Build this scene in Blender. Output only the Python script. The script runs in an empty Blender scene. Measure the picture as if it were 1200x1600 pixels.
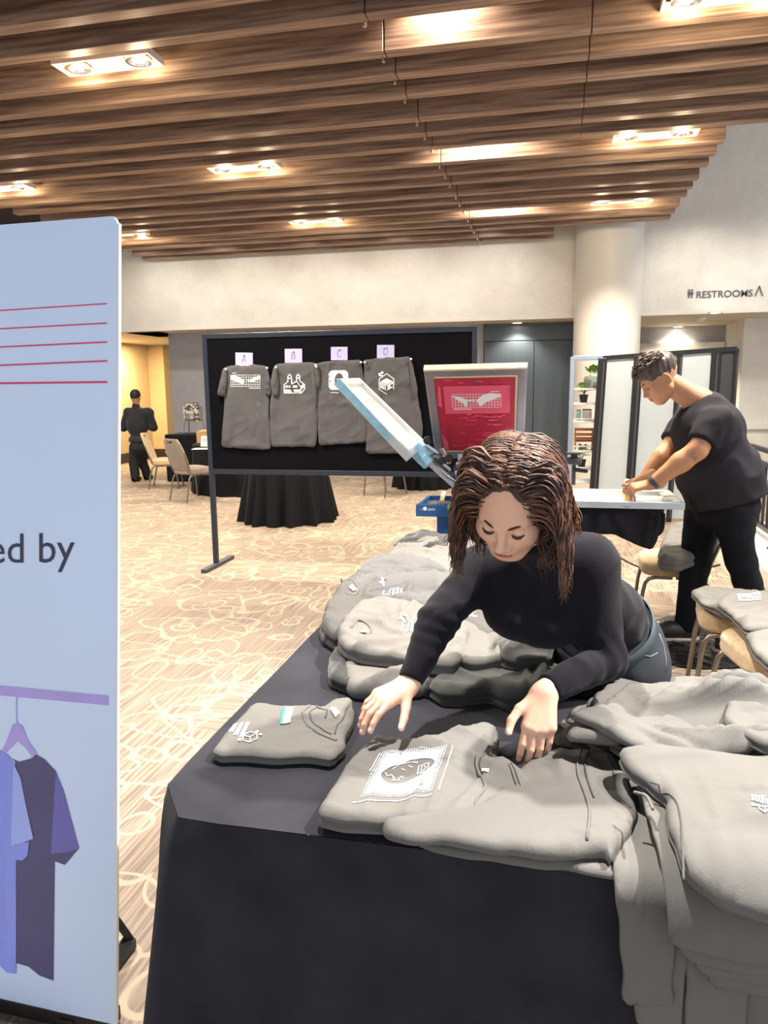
import bpy, bmesh, math, random
import numpy as np
from mathutils import Vector, Matrix, Euler
from mathutils.bvhtree import BVHTree
from mathutils.geometry import delaunay_2d_cdt
random.seed(7)
SC = bpy.context.scene
COL = SC.collection
PI = math.pi
R = math.radians
# ------------------------------------------------------------------ camera
F = 1170.0; EYE = 1.62
PITCH = math.atan(195 / F); YAW = math.atan(268 / (F / math.cos(PITCH))); ROLL = 0.012
cp, sp = math.cos(PITCH), math.sin(PITCH); cy_, sy_ = math.cos(YAW), math.sin(YAW)
FW = Vector((-sy_ * cp, cy_ * cp, -sp)); RT0 = Vector((cy_, sy_, 0)); UP0 = Vector((-sy_ * sp, cy_ * sp, cp))
RT = RT0 * math.cos(ROLL) - UP0 * math.sin(ROLL); UP = UP0 * math.cos(ROLL) + RT0 * math.sin(ROLL)
cam_d = bpy.data.cameras.new('camera'); cam_d.sensor_fit = 'HORIZONTAL'; cam_d.sensor_width = 36
cam_d.lens = F / 1200 * 36; cam_d.clip_start = 0.05; cam_d.clip_end = 100
cam = bpy.data.objects.new('camera', cam_d); COL.objects.link(cam)
mw = Matrix((RT, UP, -FW)).transposed().to_4x4(); mw.translation = (0, 0, EYE); cam.matrix_world = mw
SC.camera = cam
SC.view_settings.view_transform = 'Standard'; SC.view_settings.look = 'None'
SC.view_settings.gamma = 1; SC.view_settings.use_curve_mapping = False
def P(px, py, Y=None, Z=None, X=None):
    """a point of the place, from where it is seen and one known coordinate"""
    d = FW + RT * ((px - 600) / F) + UP * ((800 - py) / F)
    t = Y / d.y if Y is not None else ((Z - EYE) / d.z if Z is not None else X / d.x)
    return Vector((0, 0, EYE)) + d * t
# ------------------------------------------------------------------ materials
def lin(h):
    h = h.lstrip('#'); c = [int(h[i:i + 2], 16) / 255 for i in (0, 2, 4)]
    return tuple(v / 12.92 if v <= .04045 else ((v + .055) / 1.055) ** 2.4 for v in c) + (1,)
def M(name, col, rough=.6, metal=0, nz=None, bump=None, sheen=0, emit=None, stretch=None, spec=None, trans=0, alpha=1, coat=0, crease=None):
    m = bpy.data.materials.new(name); m.use_nodes = True; nt = m.node_tree; N = nt.nodes; L = nt.links
    b = N['Principled BSDF']; c = lin(col) if isinstance(col, str) else tuple(col) + (1,)
    b.inputs['Base Color'].default_value = c; b.inputs['Roughness'].default_value = rough; b.inputs['Metallic'].default_value = metal
    if spec is not None: b.inputs['Specular IOR Level'].default_value = spec
    if sheen: b.inputs['Sheen Weight'].default_value = sheen; b.inputs['Sheen Roughness'].default_value = .5
    if trans: b.inputs['Transmission Weight'].default_value = trans
    if coat: b.inputs['Coat Weight'].default_value = coat
    if emit: b.inputs['Emission Color'].default_value = lin(emit[0]); b.inputs['Emission Strength'].default_value = emit[1]
    b.inputs['Alpha'].default_value = alpha
    tc = None
    if nz or bump or crease:
        tc = N.new('ShaderNodeTexCoord'); src = tc.outputs['Object']
        if stretch:
            mp = N.new('ShaderNodeMapping'); mp.inputs['Scale'].default_value = stretch; L.new(src, mp.inputs['Vector']); src = mp.outputs['Vector']
    if nz:
        n = N.new('ShaderNodeTexNoise'); n.inputs['Scale'].default_value = nz[0]; n.inputs['Detail'].default_value = 5; L.new(src, n.inputs['Vector'])
        mr = N.new('ShaderNodeMapRange'); mr.inputs['From Min'].default_value = .3; mr.inputs['From Max'].default_value = .7
        mr.inputs['To Min'].default_value = 1 - nz[1]; mr.inputs['To Max'].default_value = 1 + nz[1]; L.new(n.outputs['Fac'], mr.inputs['Value'])
        mx = N.new('ShaderNodeMix'); mx.data_type = 'RGBA'; mx.blend_type = 'MULTIPLY'; mx.inputs['Factor'].default_value = 1
        mx.inputs['A'].default_value = c; L.new(mr.outputs['Result'], mx.inputs['B']); L.new(mx.outputs['Result'], b.inputs['Base Color'])
    if bump:
        n = N.new('ShaderNodeTexNoise'); n.inputs['Scale'].default_value = bump[0]; n.inputs['Detail'].default_value = 3; L.new(src, n.inputs['Vector'])
        bp = N.new('ShaderNodeBump'); bp.inputs['Strength'].default_value = bump[1]; bp.inputs['Distance'].default_value = bump[2] if len(bump) > 2 else .002
        L.new(n.outputs['Fac'], bp.inputs['Height']); L.new(bp.outputs['Normal'], b.inputs['Normal'])
        if crease:
            n2 = N.new('ShaderNodeTexNoise'); n2.inputs['Scale'].default_value = crease[0]; n2.inputs['Detail'].default_value = 4; n2.inputs['Distortion'].default_value = .8; L.new(tc.outputs['Object'], n2.inputs['Vector'])
            rg = N.new('ShaderNodeMath'); rg.operation = 'SUBTRACT'; rg.inputs[1].default_value = .5; L.new(n2.outputs['Fac'], rg.inputs[0]); ab = N.new('ShaderNodeMath'); ab.operation = 'ABSOLUTE'; L.new(rg.outputs[0], ab.inputs[0])
            b2 = N.new('ShaderNodeBump'); b2.inputs['Strength'].default_value = crease[1]; b2.inputs['Distance'].default_value = crease[2]; b2.invert = True
            L.new(ab.outputs[0], b2.inputs['Height']); L.new(b2.outputs['Normal'], bp.inputs['Normal'])
    return m
class MB:
    def __init__(s): s.v = []; s.f = []; s.mi = []; s.cur = 0
    def add(s, vs, fs):
        o = len(s.v); s.v += [Vector(v) for v in vs]; s.f += [[i + o for i in f] for f in fs]; s.mi += [s.cur] * len(fs); return s
    def box(s, c, d, rot=None, taper=1):
        hx, hy, hz = d[0] / 2, d[1] / 2, d[2] / 2
        vs = [Vector((x * hx * (taper if z > 0 else 1), y * hy * (taper if z > 0 else 1), z * hz)) for z in (-1, 1) for y in (-1, 1) for x in (-1, 1)]
        if rot is not None:
            m = rot if isinstance(rot, Matrix) else Euler(rot).to_matrix(); vs = [m @ v for v in vs]
        c = Vector(c)
        return s.add([v + c for v in vs], [(0, 2, 3, 1), (4, 5, 7, 6), (0, 1, 5, 4), (2, 6, 7, 3), (0, 4, 6, 2), (1, 3, 7, 5)])
    def b2(s, lo, hi): return s.box([(a + b) / 2 for a, b in zip(lo, hi)], [abs(b - a) for a, b in zip(lo, hi)])
    def bar(s, a, b, w, h, up=(0, 0, 1)):
        a, b = Vector(a), Vector(b); z = (b - a); L = z.length; z.normalize(); u = Vector(up)
        if abs(z.dot(u)) > .98: u = Vector((1, 0, 0))
        x = u.cross(z).normalized(); y = z.cross(x)
        return s.box((a + b) / 2, (w, h, L), Matrix((x, y, z)).transposed())
    def tube(s, pts, r, n=10, cap=True):
        pts = [Vector(p) for p in pts]; rs = r if isinstance(r, (list, tuple)) else [r] * len(pts); o = len(s.v)
        t0 = (pts[1] - pts[0]).normalized(); x = t0.orthogonal().normalized(); vs = []
        for i, p in enumerate(pts):
            t = (pts[min(i + 1, len(pts) - 1)] - pts[max(i - 1, 0)])
            t = t.normalized() if t.length > 1e-9 else t0
            x = (x - t * x.dot(t)); x = x.normalized() if x.length > 1e-9 else t.orthogonal().normalized(); y = t.cross(x)
            for k in range(n):
                a = 2 * PI * k / n; vs.append(p + (x * math.cos(a) + y * math.sin(a)) * rs[i])
        fs = [(i * n + k, i * n + (k + 1) % n, (i + 1) * n + (k + 1) % n, (i + 1) * n + k) for i in range(len(pts) - 1) for k in range(n)]
        if cap: fs += [tuple(range(n))[::-1], tuple((len(pts) - 1) * n + k for k in range(n))]
        return s.add(vs, fs)
    def lathe(s, c, prof, n=32, axis='Z'):
        c = Vector(c); vs = []
        for r, z in prof:
            for k in range(n):
                a = 2 * PI * k / n; v = (r * math.cos(a), r * math.sin(a), z)
                if axis == 'Y': v = (v[0], z, v[1])
                if axis == 'X': v = (z, v[0], v[1])
                vs.append(c + Vector(v))
        m = len(prof)
        fs = [(i * n + k, i * n + (k + 1) % n, (i + 1) * n + (k + 1) % n, (i + 1) * n + k) for i in range(m - 1) for k in range(n)]
        fs += [tuple(range(n))[::-1], tuple((m - 1) * n + k for k in range(n))]
        return s.add(vs, fs)
    def prism(s, poly, fr, d):
        """polygon poly (2-D) placed by fr(u,v,h) and pulled from h=0 to h=d"""
        n = len(poly); vs = [Vector(fr(u, v, 0)) for u, v in poly] + [Vector(fr(u, v, d)) for u, v in poly]
        fs = [tuple(range(n))[::-1], tuple(range(n, 2 * n))] + [(i, (i + 1) % n, n + (i + 1) % n, n + i) for i in range(n)]
        return s.add(vs, fs)
    def grid(s, nu, nv, fn):
        vs = [fn(i / nu, j / nv) for j in range(nv + 1) for i in range(nu + 1)]; w = nu + 1
        return s.add(vs, [(j * w + i, j * w + i + 1, (j + 1) * w + i + 1, (j + 1) * w + i) for j in range(nv) for i in range(nu)])
WM = {}
def mesh_obj(name, vs, fs, mats, smooth=None, mi=None):
    me = bpy.data.meshes.new(name); me.from_pydata([tuple(v) for v in vs], [], [tuple(f) for f in fs]); me.validate()
    for m in (mats if isinstance(mats, (list, tuple)) else [mats]): me.materials.append(m)
    if mi is not None and len(mi) == len(me.polygons): me.polygons.foreach_set('material_index', list(mi))
    bm = bmesh.new(); bm.from_mesh(me); bmesh.ops.recalc_face_normals(bm, faces=bm.faces); bm.to_mesh(me); bm.free()
    if smooth:
        me.polygons.foreach_set('use_smooth', [True] * len(me.polygons))
        if smooth is not True: me.set_sharp_from_angle(angle=R(smooth))
    me.update()
    o = bpy.data.objects.new(name, me); COL.objects.link(o); return o
def obj(name, mb, mat, parent=None, smooth=None, bev=0, sub=0, local=False, label=None, seg=2):
    vs = mb.v
    if parent is not None and not local:
        mi_ = WM[parent].inverted(); vs = [mi_ @ v for v in vs]
    o = mesh_obj(name, vs, mb.f, mat, smooth, mb.mi)
    if parent is not None: o.parent = parent; WM[o] = WM[parent]
    else: WM[o] = Matrix.Identity(4)
    if bev:
        b = o.modifiers.new('bevel', 'BEVEL'); b.width = bev; b.segments = seg; b.limit_method = 'ANGLE'; b.angle_limit = R(40)
    if sub:
        b = o.modifiers.new('subsurf', 'SUBSURF'); b.levels = sub; b.render_levels = sub
    if label: o['label'] = label
    return o
def tag(o, label, cat, group=None):
    o['label'] = label; o['category'] = cat
    if group: o['group'] = group
    return o
def thing(name, label, cat, loc=(0, 0, 0), rz=0, group=None):
    o = bpy.data.objects.new(name, None); COL.objects.link(o); o.empty_display_size = .1
    o.location = loc; o.rotation_euler = (0, 0, rz); WM[o] = Matrix.Translation(loc) @ Matrix.Rotation(rz, 4, 'Z')
    return tag(o, label, cat, group)
def dup(root, loc, rz=0, label=None):
    c = root.copy(); COL.objects.link(c); c.location = loc; c.rotation_euler = (0, 0, rz)
    WM[c] = Matrix.Translation(loc) @ Matrix.Rotation(rz, 4, 'Z')
    if label: c['label'] = label
    for ch in list(root.children):
        d = ch.copy(); COL.objects.link(d); d.parent = c
        for g in list(ch.children):
            e = g.copy(); COL.objects.link(e); e.parent = d
    return c
def struct(name, mb, mat, parent=None, **k):
    o = obj(name, mb, mat, parent, **k)
    if parent is None: o['kind'] = 'structure'
    return o
# ------------------------------------------------------------------ noise in numpy
_rs = np.random.RandomState(3); _T = _rs.rand(256, 256)
def vnoise(x, y):
    xi = np.floor(x).astype(int); yi = np.floor(y).astype(int); fx = x - xi; fy = y - yi
    fx = fx * fx * fx * (fx * (fx * 6 - 15) + 10); fy = fy * fy * fy * (fy * (fy * 6 - 15) + 10)
    g = lambda i, j: _T[(i) & 255, (j) & 255]
    return (g(xi, yi) * (1 - fx) + g(xi + 1, yi) * fx) * (1 - fy) + (g(xi, yi + 1) * (1 - fx) + g(xi + 1, yi + 1) * fx) * fy
def fbm(x, y, o=3):
    r = 0; a = .5
    for k in range(o): r = r + a * vnoise(x * 2 ** k + 17 * k, y * 2 ** k + 31 * k); a *= .5
    return r
def ridges(x, y, ang, f, seed, stretch=3.0):
    c, s = math.cos(ang), math.sin(ang); u = (x * c + y * s) * f / stretch; v = (-x * s + y * c) * f
    w = fbm(u * .8 + seed, v * .4 + seed * 2, 2) * 2.2
    n = vnoise(u + seed * 3.1, v + w + seed * 1.7)
    return (1 - np.abs(2 * n - 1)) ** 2
# ------------------------------------------------------------------ text and line shapes -> triangles
def text_tris(txt, size=1.0, bold=0.0, align='LEFT'):
    cu = bpy.data.curves.new('txt', 'FONT'); cu.body = txt; cu.size = size; cu.offset = bold; cu.align_x = align; cu.resolution_u = 3
    o = bpy.data.objects.new('txt', cu); COL.objects.link(o); dg = bpy.context.evaluated_depsgraph_get(); e = o.evaluated_get(dg)
    me = e.to_mesh(); vs = [(v.co.x, v.co.y) for v in me.vertices]; fs = [tuple(p.vertices) for p in me.polygons]; e.to_mesh_clear()
    bpy.data.objects.remove(o); bpy.data.curves.remove(cu); return vs, fs
class Shape2:
    """flat artwork: a list of points and faces in its own 2-D frame"""
    def __init__(s): s.v = []; s.f = []
    def add(s, vs, fs):
        o = len(s.v); s.v += list(vs); s.f += [tuple(i + o for i in f) for f in fs]; return s
    def line(s, pts, w, closed=False, step=.05):
        if closed: pts = list(pts) + [pts[0]]
        for (a, b) in zip(pts, pts[1:]):
            d = Vector((b[0] - a[0], b[1] - a[1])); L = d.length
            if L < 1e-6: continue
            d /= L; n = Vector((-d.y, d.x)) * w / 2; k = max(1, int(L / step)); e = d * w * .35; vs = []
            for i in range(k + 1):
                q = Vector(a) - e + (d * L + 2 * e) * (i / k); vs += [tuple(q + n), tuple(q - n)]
            s.add(vs, [(2 * i, 2 * i + 1, 2 * i + 3, 2 * i + 2) for i in range(k)])
        return s
    def poly(s, pts, step=.05):
        pts = [tuple(p) for p in pts]; xs = [p[0] for p in pts]; ys = [p[1] for p in pts]; n = len(pts); vs = [Vector(p) for p in pts]
        nx = int((max(xs) - min(xs)) / step); ny = int((max(ys) - min(ys)) / step)
        for i in range(1, nx):
            for j in range(1, ny):
                q = (min(xs) + i * step, min(ys) + j * step)
                if inside(q, pts): vs.append(Vector(q))
        r = delaunay_2d_cdt(vs, [(i, (i + 1) % n) for i in range(n)], [], 1, 1e-5)
        return s.add([tuple(v) for v in r[0]], r[2])
    def rect(s, x0, y0, x1, y1, step=.05): 
        nx = max(1, int(abs(x1 - x0) / step)); ny = max(1, int(abs(y1 - y0) / step)); w = nx + 1
        return s.add([(x0 + (x1 - x0) * i / nx, y0 + (y1 - y0) * j / ny) for j in range(ny + 1) for i in range(w)],
                     [(j * w + i, j * w + i + 1, (j + 1) * w + i + 1, (j + 1) * w + i) for j in range(ny) for i in range(nx)])
    def ell(s, cx, cy, rx, ry, n=24, step=.05): return s.poly([(cx + rx * math.cos(2 * PI * k / n), cy + ry * math.sin(2 * PI * k / n)) for k in range(n)], step)
    def text(s, txt, x, y, size, bold=0, align='LEFT', rot=0):
        v, f = text_tris(txt, size, bold, align); c, q = math.cos(rot), math.sin(rot)
        return s.add([(x + a * c - b * q, y + a * q + b * c) for a, b in v], f)
def inside(q, poly):
    x, y = q; r = False; j = len(poly) - 1
    for i in range(len(poly)):
        xi, yi = poly[i]; xj, yj = poly[j]
        if (yi > y) != (yj > y) and x < (xj - xi) * (y - yi) / (yj - yi) + xi: r = not r
        j = i
    return r
def decal(name, shp, O, U, V, mat, parent, target=None, direc=(0, 0, -1), off=.0012, back=.3, label=None):
    """lay artwork on a thing: point = O + u*U + v*V, dropped along direc on to the target's surface"""
    O, U, V, D = Vector(O), Vector(U), Vector(V), Vector(direc); vs = []
    bvh = BVHTree.FromPolygons([tuple(v) for v in target.v], target.f) if target is not None else None
    for u, v in shp.v:
        p = O + U * u + V * v
        if bvh is not None:
            h = bvh.ray_cast(p - D * back, D, back * 3)
            if h[0] is None: h = bvh.find_nearest(p)
            p = h[0] if h[0] is not None else p
        vs.append(p - D * off)
    mb = MB(); mb.add(vs, shp.f); return obj(name, mb, mat, parent, label=label)
# ------------------------------------------------------------------ cloth pads (folded or hanging garments)
def chaikin(p, n=2, keep=.25):
    for _ in range(n):
        q = []
        for i in range(len(p)):
            a, b = Vector(p[i]), Vector(p[(i + 1) % len(p)]); q += [a.lerp(b, keep), a.lerp(b, 1 - keep)]
        p = q
    return [tuple(v) for v in p]
def resample(p, step):
    out = []
    for i in range(len(p)):
        a, b = Vector(p[i]), Vector(p[(i + 1) % len(p)]); k = max(1, int(round((b - a).length / step)))
        out += [tuple(a.lerp(b, j / k)) for j in range(k)]
    return out
def pad(outline, fr, t, step=.012, round_r=.03, layers=1, wr=(), amp=.006, seed=0, soft=2, wob=.003, lift=None, bottom=True, keep=.14, e0=.72):
    """a soft slab: outline 2-D, frame fr(u,v,h); t its thickness; wr = [(angle, frequency, weight)] folds"""
    rnd = random.Random(seed); p = chaikin(outline, soft, keep); p = resample(p, step); n = len(p)
    B = np.array(p)
    ar = .5 * np.sum(B[:, 0] * np.roll(B[:, 1], -1) - np.roll(B[:, 0], -1) * B[:, 1])
    if ar < 0: B = B[::-1].copy()
    tg = np.roll(B, -1, 0) - np.roll(B, 1, 0); tg /= np.linalg.norm(tg, axis=1)[:, None] + 1e-9; nm = np.stack([tg[:, 1], -tg[:, 0]], 1)
    B = B + nm * ((vnoise(B[:, 0] * 22 + seed, B[:, 1] * 22) - .5) * 2 * wob)[:, None]
    p = [tuple(b) for b in B]; lo = B.min(0); hi = B.max(0); ins = []
    for i in range(int((hi[0] - lo[0]) / step) + 1):
        for j in range(int((hi[1] - lo[1]) / (step * .87)) + 1):
            q = (lo[0] + (i + .5 * (j % 2)) * step, lo[1] + j * step * .87)
            if inside(q, p): ins.append(q)
    Q = np.array(ins) if ins else np.zeros((0, 2))
    if len(Q):
        d = np.full(len(Q), 9.)
        for i in range(n):
            a = B[i]; b = B[(i + 1) % n]; ab = b - a; tt = np.clip(((Q - a) @ ab) / (ab @ ab + 1e-12), 0, 1)
            d = np.minimum(d, np.linalg.norm(Q - a - tt[:, None] * ab, axis=1))
        k = d > step * .55; Q = Q[k]; d = d[k]
    pts = np.vstack([B, Q]); dist = np.concatenate([np.zeros(n), d if len(Q) else np.zeros(0)])
    s = np.clip(dist / round_r, 0, 1); prof = e0 + (1 - e0) * np.sqrt(np.maximum(0, 1 - (1 - s) ** 2))
    h = t * prof; W = np.zeros(len(pts))
    X_, Y_ = pts[:, 0], pts[:, 1]; ms = [vnoise(X_ * 5 + seed * 1.3 + 7.7 * k, Y_ * 5 + seed * .7 + 3.1 * k) ** 4 + 1e-4 for k in range(len(wr))]; tot = sum(ms) if wr else 1
    for k, (ang, fq, wt) in enumerate(wr):
        a_ = ang + .5 * (vnoise(X_ * 3 + seed, Y_ * 3 + k) - .5)
        Rk = .9 * ridges(X_, Y_, ang, fq, seed * 1.37 + fq, 4.5) ** 1.6 + .6 * ridges(X_, Y_, ang + .18, fq * 2.2, seed * 2.11 + fq, 6.0) ** 2.6 - .3 * ridges(X_, Y_, ang - .15, fq * 3.1, seed * .71 + fq, 6.0) ** 2.5
        W += wt * ms[k] / tot * (Rk - .35) * 1.5
    W += .6 * (fbm(pts[:, 0] * 6 + seed, pts[:, 1] * 6 + seed * 2, 2) - .4)
    h = h + amp * W * (.35 + .65 * s)
    if lift is not None: h = h + np.array([lift(x, y) for x, y in pts])
    r = delaunay_2d_cdt([Vector(q) for q in pts], [(i, (i + 1) % n) for i in range(n)], [], 1, 1e-6)
    vv = r[0]; orig = r[3]; hs = []
    for i, v in enumerate(vv):
        hs.append(h[orig[i][0]] if orig[i] else t)
    mb = MB(); top = [fr(v.x, v.y, hs[i]) for i, v in enumerate(vv)]; mb.add(top, r[2])
    # side wall with the bulges of the folded layers
    inv = {}
    for i, o_ in enumerate(orig):
        for k in o_: inv.setdefault(k, i)
    base_l = [lift(*p_) if lift is not None else 0 for p_ in p]
    rings = []; K = max(2, layers * 4); bul = min(.0055, t / layers * .4)
    for k in range(1, K + 1):
        q = k / K; z = 1 - q; ph = q * layers; o_ = bul * (abs(math.sin(ph * PI)) * 1.9 - 1.0)
        rings.append([fr(B[i][0] + nm[i][0] * o_, B[i][1] + nm[i][1] * o_, (h[i] - base_l[i]) * z + base_l[i]) for i in range(n)])
    ids = [inv.get(i, 0) for i in range(n)]; off = 0
    for ring in rings:
        o2 = len(mb.v); mb.v += [Vector(v) for v in ring]; cur = list(range(o2, o2 + n))
        for i in range(n):
            mb.f.append([ids[i], ids[(i + 1) % n], cur[(i + 1) % n], cur[i]]); mb.mi.append(0)
        ids = cur
    if bottom: mb.f.append(ids[::-1]); mb.mi.append(0)
    return mb
# ------------------------------------------------------------------ implicit bodies -> surface nets
def A3(v): return np.array(tuple(v), dtype=np.float32)
def sd_cap(p, a, b, ra, rb):
    a, b = A3(a), A3(b); ab = b - a; t = np.clip(((p - a) @ ab) / (ab @ ab + 1e-9), 0, 1)
    return np.linalg.norm(p - a - t[:, None] * ab, axis=1) - (ra + (rb - ra) * t)
def sd_ell(p, c, r, rot=None):
    q = p - A3(c)
    if rot is not None: q = q @ np.array(rot, dtype=np.float32)      # columns of rot = local axes
    r = A3(r); k0 = np.linalg.norm(q / r, axis=1); k1 = np.linalg.norm(q / (r * r), axis=1) + 1e-9
    return k0 * (k0 - 1) / k1
def smin(a, b, k):
    h = np.clip(.5 + .5 * (b - a) / k, 0, 1); return b * (1 - h) + a * h - k * h * (1 - h)
def smax(a, b, k): return -smin(-a, -b, k)
def surfnet(f, lo, hi, h):
    lo = np.array(lo, dtype=np.float32); hi = np.array(hi, dtype=np.float32); C = 4
    nb = np.ceil((hi - lo) / (h * C)).astype(int) + 1; n = nb * C + 1
    g = [lo[i] + np.arange(nb[i]) * h * C + h * C / 2 for i in range(3)]
    G = np.stack(np.meshgrid(*g, indexing='ij'), -1).reshape(-1, 3).astype(np.float32)
    Fc = f(G).reshape(nb); full = np.repeat(np.repeat(np.repeat(Fc, C, 0), C, 1), C, 2)
    V = np.full(n, 1., dtype=np.float32); V[:-1, :-1, :-1] = full
    act = np.abs(Fc) < h * C * 2.0
    m = np.zeros(n, bool); a = np.repeat(np.repeat(np.repeat(act, C, 0), C, 1), C, 2)
    for dx in (0, 1):
        for dy in (0, 1):
            for dz in (0, 1): m[dx:n[0] - 1 + dx, dy:n[1] - 1 + dy, dz:n[2] - 1 + dz] |= a
    idx = np.argwhere(m); pts = (lo + idx * h).astype(np.float32); val = np.empty(len(pts), np.float32)
    for i in range(0, len(pts), 200000): val[i:i + 200000] = f(pts[i:i + 200000])
    V[m] = val
    S = V < 0; cor = [(i, j, k) for i in (0, 1) for j in (0, 1) for k in (0, 1)]; N0, N1, N2 = n - 1
    sl = lambda A, c: A[c[0]:N0 + c[0], c[1]:N1 + c[1], c[2]:N2 + c[2]]
    cnt = sum(sl(S, c).astype(np.int8) for c in cor); mix = (cnt > 0) & (cnt < 8); ci = np.argwhere(mix)
    acc = np.zeros((len(ci), 3)); num = np.zeros(len(ci))
    for a_ in range(8):
        for b_ in range(a_ + 1, 8):
            ca, cb = np.array(cor[a_]), np.array(cor[b_])
            if np.abs(ca - cb).sum() != 1: continue
            va = V[tuple((ci + ca).T)]; vb = V[tuple((ci + cb).T)]; x = (va < 0) != (vb < 0)
            t = np.where(x, va / np.where(x, va - vb, 1), 0)
            acc += np.where(x[:, None], ca + t[:, None] * (cb - ca), 0); num += x
    vs = lo + (ci + acc / num[:, None]) * h
    ID = np.full((N0, N1, N2), -1, np.int64); ID[tuple(ci.T)] = np.arange(len(ci)); fs = []
    for ax in range(3):
        u, w = (ax + 1) % 3, (ax + 2) % 3; d = np.zeros(3, int); d[ax] = 1
        e = np.argwhere(S[:-1, :-1, :-1] != S[d[0]:n[0] - 1 + d[0], d[1]:n[1] - 1 + d[1], d[2]:n[2] - 1 + d[2]])
        e = e[(e[:, u] > 0) & (e[:, w] > 0)]; du = np.zeros(3, int); du[u] = 1; dw = np.zeros(3, int); dw[w] = 1
        q = np.stack([ID[tuple(e.T)], ID[tuple((e - du).T)], ID[tuple((e - du - dw).T)], ID[tuple((e - dw).T)]], 1)
        q = q[(q >= 0).all(1)]; fl = S[tuple(e.T)] if False else None
        fs.append(q)
    return vs, np.vstack(fs)
def relax(vs, fs, it=2, k=.5):
    vs = np.array(vs, float); e = np.vstack([fs[:, [0, 1]], fs[:, [1, 2]], fs[:, [2, 3]], fs[:, [3, 0]]])
    for _ in range(it):
        s = np.zeros_like(vs); c = np.zeros(len(vs)); np.add.at(s, e[:, 0], vs[e[:, 1]]); np.add.at(c, e[:, 0], 1); np.add.at(s, e[:, 1], vs[e[:, 0]]); np.add.at(c, e[:, 1], 1)
        vs = vs * (1 - k) + k * s / np.maximum(c, 1)[:, None]
    return vs
class SDF:
    def __init__(s): s.ops = []
    def cap(s, a, b, ra, rb=None, k=.02): s.ops.append(('u', k, lambda p, a=a, b=b, ra=ra, rb=rb: sd_cap(p, a, b, ra, ra if rb is None else rb))); return s
    def ell(s, c, r, k=.02, rot=None): s.ops.append(('u', k, lambda p, c=c, r=r, rot=rot: sd_ell(p, c, r, rot))); return s
    def cut(s, c, r, k=.01, rot=None): s.ops.append(('c', k, lambda p, c=c, r=r, rot=rot: sd_ell(p, c, r, rot))); return s
    def fn(s, kind, k, f): s.ops.append((kind, k, f)); return s
    def __call__(s, p):
        d = None
        for kind, k, f in s.ops:
            e = f(p)
            if d is None: d = e
            elif kind == 'u': d = smin(d, e, k)
            elif kind == 'c': d = smax(d, -e, k)
            elif kind == 'i': d = smax(d, e, k)
            elif kind == 'd': d = d + e
        return d
def sdf_mb(s, lo, hi, h, it=1, xf=None):
    v, f = surfnet(s, lo, hi, h); v = relax(v, f, it)
    mb = MB(); mb.add([xf @ Vector(q) for q in v] if xf is not None else v, f.tolist()); return mb
# ================================================================== THE ROOM
def node_mat(name):
    m = bpy.data.materials.new(name); m.use_nodes = True; nt = m.node_tree
    return m, nt.nodes, nt.links, nt.nodes['Principled BSDF']
def mix(N, L, f, a, b, mode='MIX'):
    x = N.new('ShaderNodeMix'); x.data_type = 'RGBA'; x.blend_type = mode
    for nm, v in (('Factor', f), ('A', a), ('B', b)):
        if hasattr(v, 'is_linked'): L.new(v, x.inputs[nm])
        else: x.inputs[nm].default_value = v
    return x.outputs['Result']
def maprange(N, L, v, a, b, c, d):
    x = N.new('ShaderNodeMapRange'); L.new(v, x.inputs['Value'])
    for i, q in zip(('From Min', 'From Max', 'To Min', 'To Max'), (a, b, c, d)): x.inputs[i].default_value = q
    return x.outputs['Result']
def mth(N, L, op, a, b=0):
    x = N.new('ShaderNodeMath'); x.operation = op
    for i, q in enumerate((a, b)):
        if hasattr(q, 'is_linked'): L.new(q, x.inputs[i])
        else: x.inputs[i].default_value = q
    return x.outputs[0]
def noise(N, L, vec, sc, det=2, scale=None):
    if scale:
        mp = N.new('ShaderNodeMapping'); mp.inputs['Scale'].default_value = scale; L.new(vec, mp.inputs['Vector']); vec = mp.outputs['Vector']
    n = N.new('ShaderNodeTexNoise'); n.inputs['Scale'].default_value = sc; n.inputs['Detail'].default_value = det; L.new(vec, n.inputs['Vector']); return n.outputs['Fac']
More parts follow.
